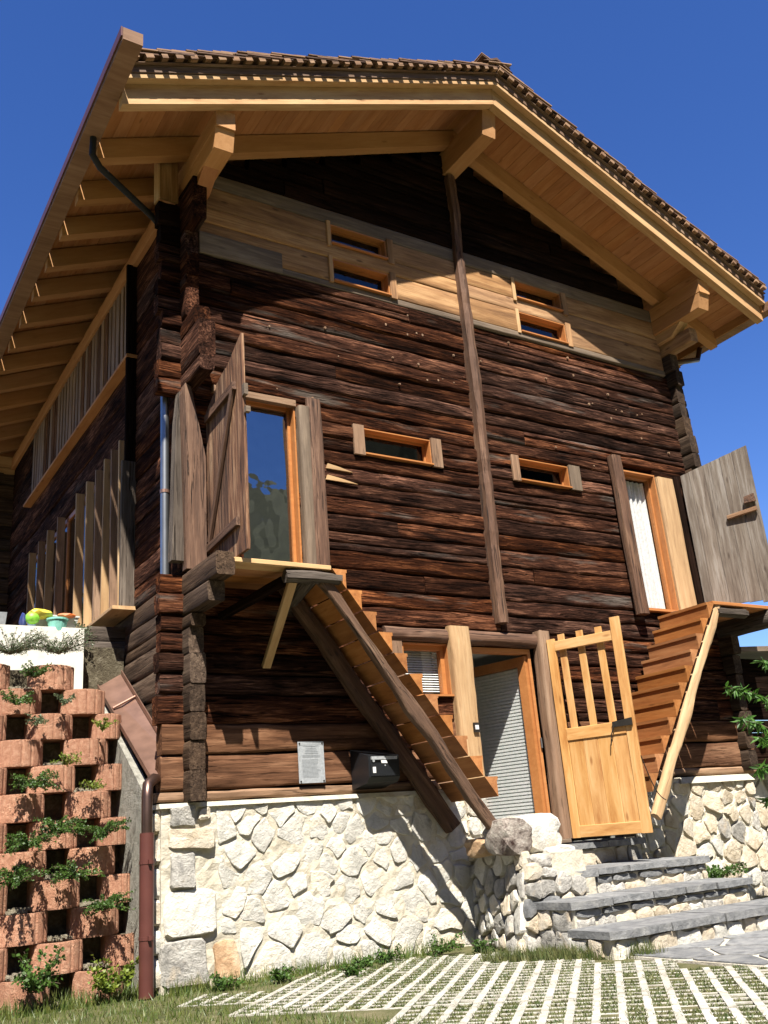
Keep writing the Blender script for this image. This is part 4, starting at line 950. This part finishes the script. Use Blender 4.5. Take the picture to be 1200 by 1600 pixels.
# grass in the cells
def blades(name, pts, hmin, hmax, wb, mat, lean=.5):
    v = []; f = []
    for (x, y, z) in pts:
        a = R(0, 6.283); h = R(hmin, hmax); wx, wy = math.cos(a)*wb, math.sin(a)*wb; l_ = R(0, lean)*h; b = R(0, 6.283)
        k = len(v); v += [(x-wx, y-wy, z), (x+wx, y+wy, z), (x+math.cos(b)*l_, y+math.sin(b)*l_, z+h)]; f.append((k, k+1, k+2))
    me = bpy.data.meshes.new(name); me.from_pydata(v, [], f); me.materials.append(mat); me.update()
    o = link(name, me, (0, 0, 0)); tag(o, None, None, None, 'stuff'); return o
pts = []
for o in cells:
    for k in range(4):
        for j in range(4):
            if rl.random() < .05: continue
            dens = rl.choice((35, 50, 65))
            for _ in range(dens):
                p = o+U*(j*pt+rl.uniform(.026, .122))+Vn*(k*sp+rl.uniform(.044, .139)); pts.append((p.x, p.y, -.012))
g1 = blades('paver_grass', pts, .010, .026, .005, M_GRASS2, 1.4); tag(g1, 'short dry green grass growing in the openings of the pale grid pavers', 'grass')
pts = []
for _ in range(52000):
    x, y = R(-3.2, 2.7), R(-4.6, .35)
    inl = (x < -.05-.22*(y+1.0) and y > -3.6 and x < .5) or (y > -.44 and x < .7) or (x < -1.5)
    if y > -.05 and x > -.2: continue
    if not inl and not (y > -.55-.25*R(0, 1) and x < 1.9 and R(0, 1) < .35): continue
    pts.append((x, y, -.02))
g2 = blades('lawn', pts, .02, .07, .004, M_GRASS, .9); tag(g2, 'strip of short lawn along the foot of the red planter wall', 'grass')
pts = []
for _ in range(2400):
    x = R(-3.2, -.25); pts.append((x, R(-.02, .30), -.02))
for _ in range(900):
    x = R(-.2, 2.4); pts.append((x, -.10-abs(R(-.12, .12)), -.015))
g4 = blades('tall_grass', pts, .05, .15, .005, M_GRASS, .7); tag(g4, 'taller green grass along the foot of the red planter wall and the stone base', 'grass')
pts = []
for _ in range(2600):
    t = R(0, 1); x = 2.0+.75*t+R(-.06, .1); y = -1.05-.95*t+R(-.16, .04); pts.append((x, y, -.01))
g3 = blades('dry_grass_fringe', pts, .03, .13, .004, M_GRASS2, .6); tag(g3, 'fringe of tall dry grass at the foot of the lowest stone step', 'grass')
# ================================================================== PLANTERS WALL
PW = thing('planter_wall', (-1.2, .6, 0), 'checkered retaining wall of hollow red concrete planter blocks', 'retaining wall')
def planter_mesh(w_, h, half=0):
    mb = MB(); N_ = 24; dpt = .40; out = []
    x0, x1 = (-w_/2, w_/2) if not half else (-w_/2, w_/2)
    for i in range(N_+1):
        t = i/N_; x = x0+(x1-x0)*t; y = -.125*(1-abs(2*t-1)**2.2)
        if i % 5 == 2 and 0 < i < N_: y += .009
        out.append((x, y))
    inn = [(x*.86, y+.05) for x, y in out]
    nO = len(out)
    ring_o = out+[(x1*.9, dpt), (x0*.9, dpt)]; 
    V = []; F = []; n_ = len(ring_o)
    for z, s in ((0, .985), (.012, 1), (h-.014, 1), (h-.002, .985)):
        for x, y in ring_o: V.append((x*s, y*s if y < 0 else y, z))
    for r_ in range(3):
        for k in range(n_):
            a = r_*n_+k; b = r_*n_+(k+1) % n_; F.append((a, b, b+n_, a+n_))
    F.append(tuple(range(n_))[::-1])
    # rim and soil
    b0 = len(V); ring_i = inn+[(x1*.7, dpt-.05), (x0*.7, dpt-.05)]
    for x, y in ring_i: V.append((x, y, h-.002))
    for x, y in ring_i: V.append((x, y, h-.04))
    for k in range(n_):
        a = 3*n_+k; b = 3*n_+(k+1) % n_; F.append((a, b, b0+(k+1) % n_, b0+k)); F.append((b0+k, b0+(k+1) % n_, b0+n_+(k+1) % n_, b0+n_+k))
    F.append(tuple(b0+n_+k for k in range(n_)))
    mb.v = V; mb.f = F; me = mb.mesh('planter_block', (0, 0, 0), M_PLANT); me.polygons[len(F)-1].material_index = 0; return me
pmF = planter_mesh(.37, .213); pmH = planter_mesh(.25, .213)
soil = MB()
slots = []
for r_ in range(12):
    z = r_*.2165-.02; y = .32+.062*r_; xe = {11: -.625, 10: -.37}.get(r_, -.24); k = 0
    x = xe
    full = (r_ % 2 == 0)
    first = True
    while x > -3.2:
        if first and not full and r_ < 11: w_, me = .25, pmH
        else: w_, me = .37, pmF
        if first and full and r_ < 10: x -= .13
        o = link('planter_block', me, (x-w_/2, y+R(-.008, .008), z), PW); o.rotation_euler = (R(-.01, .01), R(-.008, .008), R(-.02, .02))
        slots.append((x-w_-.08, y+.02, z, r_)); x -= w_+.165; first = False
    soil.box(-3.4, xe-.02, y+.14, y+.42, z+.0, z+.205)
for r_ in range(12):
    pass
build('backfill_soil', soil, M_SOIL, PW)
gr = []
for (x, y, z, r_) in slots:
    if R(0, 1) < .75:
        for _ in range(70): gr.append((x+R(-.09, .09), y+R(-.08, .10), z+R(.0, .03)))
gv = MB()
for p in gr: s = R(.006, .014); gv.box(p[0]-s, p[0]+s, p[1]-s, p[1]+s, p[2]-s, p[2]+s*.7)
o = build('gravel', gv, M_GRAV, PW); o['kind'] = 'stuff'
# trailing plants
def leafcloud(name, c, rad, n_, size, mat, label, cat, droop=.3, group=None, twigs=10, arch=False):
    v = []; f = []; c = Vector(c)
    root = thing(name, c, label, cat, group)
    tw = MB()
    for k in range(twigs):
        a = R(0, 6.283); e = R(-.2, 1.0); dirv = Vector((math.cos(a)*rad[0], math.sin(a)*rad[1]-.6*rad[1], math.sin(e)*rad[2]*1.3)); pth = []
        for s in range(6):
            t = s/5; p = dirv*t+Vector((0, 0, rad[2]*(t*.9 - droop*2.2*t*t))); pth.append(c+p)
        tw.tube(pth, [.0035*(1-.12*s) for s in range(6)], 4, cap=False)
        m_ = n_//twigs
        for _ in range(m_):
            t = R(.12, 1.0)*5; j = min(4, int(t)); p = pth[j].lerp(pth[j+1], t-j); L_ = size*R(.6, 1.3); w2_ = L_*(.16 if arch else .38)
            d_ = Vector((R(-1, 1), R(-1, .6), R(-.6, .9))).normalized(); sd = d_.orthogonal().normalized()
            sd = Matrix.Rotation(R(0, 6.28), 3, d_) @ sd; p = p+Vector((R(-.5, .5), R(-.5, .5), R(-.5, .5)))*size*1.3; b = len(v)
            v += [tuple(p-c), tuple(p+d_*L_*.5+sd*w2_-c), tuple(p+d_*L_-c), tuple(p+d_*L_*.5-sd*w2_-c)]; f.append((b, b+1, b+2, b+3))
    me = bpy.data.meshes.new('leaves'); me.from_pydata(v, [], f); me.materials.append(mat); me.update(); link('leaves', me, c, root)
    build('twigs', tw, M_TWIG, root, org=c); return root
PL = [(-1.18, .98, 2.66, 'lav'), (-.78, .99, 2.68, 'lav'), (-1.0, .86, 2.44, 'g'), (-1.16, .80, 2.20, 'g'), (-1.0, .74, 2.03, 's'), (-.78, .78, 2.20, 's'), (-.48, .70, 1.98, 'y'), (-.80, .64, 1.70, 'y'),
      (-1.04, .58, 1.52, 'G'), (-.59, .58, 1.50, 'y'), (-1.08, .44, 1.08, 'G'), (-.88, .46, 1.17, 'G'), (-.53, .47, 1.12, 'G'), (-.76, .36, .84, 'G'), (-1.16, .37, .84, 'G'), (-.54, .31, .60, 'G'), (-1.06, .16, .12, 'w'), (-.56, .12, .04, 'w')]
where = {0: 'leftmost tuft of grey green spikes on the top row of red planters', 1: 'grey green spiky tuft on the top row of planters nearest the house wall', 2: 'bright green tuft hanging in the first gap under the top planter row',
 3: 'green tuft at the left picture edge beside the third planter row', 4: 'small dull tuft between planters of the fourth row', 5: 'small sprig in the gap just under the second planter row', 6: 'yellow green trailing sprig at the right end of the planters beside the copper channel',
 7: 'yellow green tuft in a middle gap of the fifth planter row', 8: 'dark green bush spilling from the left gap at mid height of the planter wall', 9: 'yellow green sprig on the right side at mid height of the planter wall', 10: 'large dark green trailing bush low on the left of the planter wall',
 11: 'trailing green shoots spreading right from the large low bush', 12: 'dark fern-like tuft filling the right gap below the yellow sprig', 13: 'drooping green shoots in the centre gap of the lower planter wall', 14: 'dark shoots at the left picture edge low on the planter wall',
 15: 'round bright green cushion in the right gap low on the planter wall', 16: 'tall green weed at the foot of the planter wall on the left', 17: 'low leafy weed at the foot of the planter wall beside the brown pipe', }
for i, (x, y, z, k) in enumerate(PL):
    nm, lb = 'trailing_plant', where[i]
    if k == 'lav': leafcloud('spiky_plant', (x, y-.03, z), (.30, .16, .13), 2400, .022, M_LEAFG, lb, 'plant', group='plants growing out of the planter wall', droop=.25, twigs=44, arch=True)
    elif k == 'g': leafcloud(nm, (x, y-.08, z), (.13, .10, .08), 1000, .016, M_LEAF, lb, 'plant', group='plants growing out of the planter wall', twigs=14)
    elif k == 's': leafcloud(nm, (x, y-.08, z), (.09, .08, .07), 240, .020, M_LEAFG, lb, 'plant', group='plants growing out of the planter wall', twigs=8)
    elif k == 'y': leafcloud(nm, (x, y-.10, z), (.12, .10, .06), 340, .018, M_LEAFY, lb, 'plant', group='plants growing out of the planter wall', twigs=12)
    elif k == 'G': leafcloud(nm, (x, y-.10, z), (.19, .14, .12), 1900, .017, M_LEAF, lb, 'plant', group='plants growing out of the planter wall', droop=.45, twigs=26)
    else: leafcloud('weed', (x, y-.10, z), (.16, .12, .2), 800, .03, M_LEAF if i == 16 else M_LEAFY, lb, 'weed', group='weeds along the foot of the walls', droop=.25, twigs=20)
WD = [(1.62, -.22, 0, .11, 'round green weed in the angle of the white stone base'), (2.12, -.30, 0, .16, 'largest leafy weed at the foot of the white stone base'), (2.30, -.62, 0, .10, 'small weed left of the stone steps flank'), (1.35, -.30, 0, .09, 'small weed at the edge of the grid pavers'), (.62, -.35, 0, .10, 'low weed by the orange stone of the base'), (.18, -.28, 0, .12, 'weed at the foot of the left corner stone'), (1.05, -.62, 0, .08, 'sparse weed growing in the pavers near the wall')]
for (x, y, z, s, lb) in WD: leafcloud('weed', (x, y, z), (s, s*.8, s*.75), 420, .024, M_LEAF, lb, 'weed', droop=.3, twigs=14, group='weeds along the foot of the walls')
# ---- concrete flank wall under the copper channel
mb = MB().prism([(-.29, .10, -.05), (-.29, 1.9, -.05), (-.29, 1.9, 2.68), (-.29, .10, 1.42)], [(-.215, .10, -.05), (-.215, 1.9, -.05), (-.215, 1.9, 2.68), (-.215, .10, 1.42)])
tag(build('concrete_wall', mb, M_CONC), 'narrow rough grey concrete wall between the red planters and the brown downpipe', 'wall')
# ---- copper channel and downpipe
cc = thing('copper_channel', (-.15, .8, 1.45), 'sloping copper channel draining down beside the house to the brown pipe', 'rain channel')
p = [(-.26, 1.72, 2.62), (-.05, 1.60, 2.66), (-.03, .28, 1.74), (-.24, .0, 1.50)]
ch = MB(); A = [Vector(q_) for q_ in p]; dn = Vector((0, .02, -.025)); ch.prism([A[0]+dn, A[1]+dn, A[2]+dn, A[3]+dn], A)
build('channel_floor', ch, M_COP, cc)
def strip(name, a, b, h, t=.01, m=M_COP):
    a, b = Vector(a), Vector(b); build(name, MB().prism([a, b, b+Vector((0, 0, h)), a+Vector((0, 0, h))], [q_+Vector((t, 0, 0)) for q_ in (a, b, b+Vector((0, 0, h)), a+Vector((0, 0, h)))]), m, cc)
strip('channel_edge', (-.045, 1.60, 2.64), (-.025, .26, 1.72), .06); strip('channel_edge', (-.27, 1.72, 2.59), (-.25, .0, 1.47), .045)
mid0 = A[0].lerp(A[3], .36); mid1 = A[1].lerp(A[2], .36); up_ = Vector((0, -.012, .014)); build('channel_seam', MB().tube([mid0+up_, mid1+up_], .012, 6), M_COP, cc)
dp = thing('downpipe', (-.335, -.12, 0), 'brown downpipe with a copper elbow standing against the left corner of the white stone base', 'downpipe')
build('copper_elbow', MB().tube([(-.20, .06, 1.52), (-.25, -.02, 1.52), (-.32, -.09, 1.47), (-.335, -.12, 1.38), (-.335, -.12, 1.05)], .042, 14), M_COPD, dp, smooth=True)
build('standing_pipe', MB().tube([(-.335, -.12, 0), (-.335, -.12, 1.12)], .054, 16), M_PIPE, dp, smooth=True)
for z in (.38, .90): build('pipe_bracket', MB().tube([(-.335, -.12, z), (-.335, -.12, z+.022)], .058, 14).box(-.345, -.325, -.20, -.16, z, z+.03), M_IRON if False else M_PIPE, dp)
# ---- white terrace wall, toys
tag(build('white_wall', MB().box(-6, -.47, 1.30, 1.50, 0, 3.0), M_WHITE), 'white plastered terrace wall behind the top row of red planters', 'wall')
def blob(name, c, r, mat, parent=None, amp=.06, sq=.3): return boulder(name, c, r, mat, parent, sub=2, amp=amp, sq=sq)
M_T1 = plain('toy_turquoise', (.25, .62, .52), .4); M_T2 = plain('toy_yellow', (.75, .62, .06), .5); M_T3 = plain('toy_green', (.25, .62, .05), .5); M_T4 = plain('toy_orange', (.75, .18, .04), .5); M_T5 = plain('toy_navy', (.03, .05, .2), .5); M_CLEAR = plain('clear_box_plastic', (.62, .62, .58), .25); M_T6 = plain('toy_grey', (.25, .26, .27), .5)
X0, Y0, Z0 = -.72, 1.62, 2.99
build('toy_ledge', MB().box(-6, -.45, 1.501, 1.9, 2.86, 2.97), M_WHITE).name = 'ledge'
tag(bpy.data.objects['ledge'], 'pale ledge just behind the white terrace wall holding the toys', 'ledge')
bx = MB(); bx.prism([(X0-.13, Y0-.12, Z0-.02), (X0+.21, Y0-.12, Z0-.02), (X0+.21, Y0+.15, Z0-.02), (X0-.13, Y0+.15, Z0-.02)], [(X0-.16, Y0-.14, Z0+.15), (X0+.24, Y0-.14, Z0+.15), (X0+.24, Y0+.17, Z0+.15), (X0-.16, Y0+.17, Z0+.15)])
tb = tag(build('toy_box', bx, M_CLEAR), 'pale plastic toy box on the white terrace wall', 'box')
build('rim', MB().box(X0-.17, X0+.25, Y0-.15, Y0+.18, Z0+.151, Z0+.165), M_CLEAR, tb)
bk = MB(); 
for (r0, r1, z0_, z1_) in ((.072, .092, 0, .12), (.098, .098, .105, .122)):
    bk.tube([(X0+.02, Y0-.25, Z0-.02+z0_), (X0+.02, Y0-.25, Z0-.02+z1_)], [r0, r1], 18)
bk.tube([(X0+.02+.097*math.cos(a), Y0-.26-.02*math.sin(a), Z0+.10-.05*math.sin(a)) for a in [math.pi*k/8 for k in range(9)]], .004, 6)
tag(build('turquoise_bucket', bk, M_T1), 'turquoise toy tub in front of the pale toy box', 'toy')
tag(blob('yellow_cloth', (X0-.12, Y0-.20, Z0+.15), (.12, .09, .045), M_T2, amp=.15), 'yellow crumpled cloth lying on the toy box', 'cloth')
tag(blob('green_ball', (X0-.20, Y0-.24, Z0+.10), (.065, .055, .06), M_T3, sq=0, amp=.02), 'bright green ball in the heap of toys', 'ball')
tag(blob('orange_toy', (X0+.12, Y0-.18, Z0+.155), (.08, .05, .022), M_T4, amp=.1), 'flat orange toy on the rim of the toy box', 'toy')
tag(blob('navy_toy', (X0-.27, Y0-.18, Z0+.08), (.03, .07, .08), M_T5, amp=.1), 'dark blue toy at the left of the toy heap', 'toy')
tag(build('grey_tub', MB().prism([(-1.35, 1.62, 2.971), (-1.12, 1.62, 2.971), (-1.12, 1.8, 2.971), (-1.35, 1.8, 2.971)], [(-1.37, 1.6, 3.19), (-1.10, 1.6, 3.19), (-1.10, 1.82, 3.19), (-1.37, 1.82, 3.19)]), M_T6), 'plain grey tub left of the colourful toys on the terrace', 'tub')
leafcloud('trailing_plant', (-.44, 1.45, 2.98), (.10, .08, .08), 160, .022, M_LEAFG, 'small grey green plant at the right end of the white terrace wall', 'plant', twigs=8)
# ---- information plaque
pq = thing('plaque', (1.135, -.02, 1.43), 'silver information plaque screwed to the logs above the stone base', 'plaque')
build('plate', MB().box(1.01, 1.26, -.032, -.026, 1.435, 1.78), M_SILV, pq)
pr = MB(); py_ = -.0335
def dot(mb, x0, x1, z0, z1): mb.box(x0, x1, py_, -.032, z0, z1)
for k in range(15):
    z = 1.48+k*.0105; dot(pr, 1.045, 1.225-rl.uniform(0, .05), z, z+.0028)
for k in range(3): dot(pr, 1.05, 1.22, 1.648+k*.008, 1.650+k*.008)
# etched picture of a chalet: strokes
for k in range(14):
    x = 1.075+k*.009; h = .05-abs(k-6.5)*.005; dot(pr, x, x+.004, 1.675, 1.675+h+rl.uniform(0, .02))
for k in range(5): dot(pr, 1.07+.004*k, 1.205-.006*k, 1.68+.014*k, 1.683+.014*k)
dot(pr, 1.03, 1.24, 1.752, 1.755); dot(pr, 1.06, 1.21, 1.741, 1.745)
o = build('print', pr, M_LINE, pq)
for (x, z) in ((1.025, 1.45), (1.245, 1.45), (1.025, 1.765), (1.245, 1.765)): build('screw', MB().tube([(x, -.026, z), (x, -.040, z)], .007, 8), M_IRON, pq)
# ---- letter box
mbx = thing('letter_box', (1.68, -.14, 1.37), 'dark grey metal letter box with papers, under the left side stair', 'letter box')
pts = [(-.0, 1.36), (-.26, 1.40), (-.30, 1.44), (-.30, 1.62), (-.0, 1.70)]
build('housing', MB().prism([(1.53, y-.02, z) for y, z in pts], [(1.84, y-.02, z) for y, z in pts]), M_BOXM, mbx)
build('front_door', MB().box(1.545, 1.825, -.327, -.320, 1.45, 1.555), M_BOXM, mbx); build('slot_flap', MB().box(1.555, 1.815, -.335, -.3205, 1.585, 1.612), M_SILV, mbx)
build('name_card', MB().hexa([(1.655, -.331, 1.555), (1.715, -.331, 1.553), (1.715, -.328, 1.553), (1.655, -.328, 1.555), (1.65, -.331, 1.582), (1.705, -.331, 1.582), (1.705, -.328, 1.582), (1.65, -.328, 1.582)]), M_PAPER, mbx)
build('sticker', MB().box(1.565, 1.595, -.330, -.3275, 1.475, 1.525), M_PAPER, mbx); build('lock', MB().tube([(1.575, -.32, 1.575), (1.575, -.335, 1.575)], .011, 10), M_SILV, mbx)
build('keyhole', MB().tube([(1.69, -.325, 1.535), (1.69, -.333, 1.535)], .006, 8), M_SILV, mbx)
# ---- shed on the right
sh = thing('side_shed', (8.2, 1.0, 0), 'dark timber lean-to with a grey roof edge behind the right hand landing', 'shed')
build('shed_roof', MB().prism([(7.02, -.15, 2.74), (10, -.15, 2.9), (10, -.15, 2.96), (7.02, -.15, 2.80)], [(7.02, 3, 3.1), (10, 3, 3.2), (10, 3, 3.26), (7.02, 3, 3.16)]), M_BANDG, sh)
for k in range(9): beam('plank', (7.0, .05, 1.42+k*.15), (10, .05, 1.42+k*.15), .05, .146, M_OLDD, sh, seg=4, rough=.004)
# ---- peach tree at the right edge
pt_ = thing('peach_tree', (6.35, -1.45, 0), 'young peach tree reaching in at the right edge in front of the base wall', 'tree')
tw = MB(); rr = random.Random(11)
trunk = [(6.35, -1.45, 0), (6.33, -1.44, .6), (6.36, -1.43, 1.2), (6.30, -1.46, 1.9), (6.27, -1.5, 2.6)]
tw.tube(trunk, [.03, .026, .02, .014, .006], 8)
br = []
for (a, b) in (((6.34, -1.44, .75), (5.35, -1.35, .98)), ((6.35, -1.43, 1.1), (5.22, -1.30, 1.75)), ((6.32, -1.45, 1.5), (5.20, -1.25, 2.06)), ((6.3, -1.46, 1.9), (5.62, -1.4, 2.30)), ((6.35, -1.43, 1.0), (5.45, -1.5, 1.45)), ((6.3, -1.46, 1.6), (5.5, -1.5, 1.9)), ((6.35, -1.44, 1.0), (5.15, -1.42, 1.25)), ((6.33, -1.44, .9), (5.25, -1.45, 1.55)), ((6.3, -1.46, 1.8), (7.0, -1.5, 2.3)), ((6.3, -1.46, 1.2), (7.0, -1.2, 1.8))):
    a, b = Vector(a), Vector(b); pth = [a.lerp(b, t)+Vector((rr.uniform(-.02, .02), rr.uniform(-.02, .02), .16*math.sin(t*2.9))) for t in (0, .25, .5, .75, 1)]
    tw.tube(pth, [.012, .009, .007, .005, .003], 6); br.append(pth)
build('trunk', tw, M_TWIG, pt_, org=(6.35, -1.45, 0))
v = []; f = []; o0 = Vector((6.35, -1.45, 0))
for pth in br:
    for _ in range(150):
        t = rr.uniform(.5, 4); j = min(3, int(t)); p = pth[j].lerp(pth[j+1], t-j)
        d_ = Vector((rr.uniform(-1, 1), rr.uniform(-1, 1), rr.uniform(-1.3, .35))).normalized(); L_ = rr.uniform(.08, .14); sd = Matrix.Rotation(rr.uniform(0, 6.3), 3, d_) @ d_.orthogonal().normalized(); nl = d_.cross(sd)
        pr_ = []; b = len(v); cv = rr.uniform(.1, .3)
        for s, w_ in ((0, .0), (.2, .75), (.45, 1), (.72, .7), (1, 0)):
            c = p+d_*L_*s+nl*(-cv*L_*s*s); ww = L_*.13*w_
            if w_ == 0: v.append(tuple(c-o0))
            else: v += [tuple(c+sd*ww+nl*ww*.3-o0), tuple(c-o0), tuple(c-sd*ww+nl*ww*.3-o0)]
        f += [(b, b+1, b+2), (b, b+2, b+3), (b+1, b+4, b+5, b+2), (b+2, b+5, b+6, b+3), (b+4, b+7, b+8, b+5), (b+5, b+8, b+9, b+6), (b+7, b+10, b+8), (b+8, b+10, b+9)]
me = bpy.data.meshes.new('crown'); me.from_pydata(v, [], f); me.materials.append(M_PEACH); me.update(); link('crown', me, o0, pt_)
leafcloud('shrub', (5.35, -.55, .30), (.26, .2, .12), 900, .03, M_LEAF, 'low dark shrub in the corner right of the stone steps', 'shrub', droop=.3, twigs=20)
# ---- distant greenery on the left behind the house
def bush_tree(c, h, w_, lb, seed):
    r_ = random.Random(seed); root = thing('leafy_tree', c, lb, 'tree'); c = Vector(c)
    build('trunk', MB().tube([c, c+Vector((0, 0, h*.5)), c+Vector((.1, 0, h*.9))], [.14, .09, .03], 8), M_TWIG, root, org=c)
    v = []; f = []
    for _ in range(40):
        cc_ = Vector((r_.gauss(0, .4)*w_, r_.gauss(0, .4)*w_, h*r_.uniform(.35, 1.0))); 
        for _ in range(90):
            p = cc_+Vector((r_.gauss(0, .3), r_.gauss(0, .3), r_.gauss(0, .25))); a = Vector((r_.uniform(-1, 1), r_.uniform(-1, 1), r_.uniform(-1, 1))).normalized(); s = a.orthogonal().normalized(); b = len(v)
            v += [tuple(p), tuple(p+a*.09+s*.05), tuple(p+a*.18), tuple(p+a*.09-s*.05)]; f.append((b, b+1, b+2, b+3))
    me = bpy.data.meshes.new('crown'); me.from_pydata(v, [], f); me.materials.append(M_LEAF); me.update(); link('crown', me, c, root)
bush_tree((-1.9, 12.5, 2.88), 3.2, 1.0, 'green tree on the terrace behind the rear left corner of the house', 3)
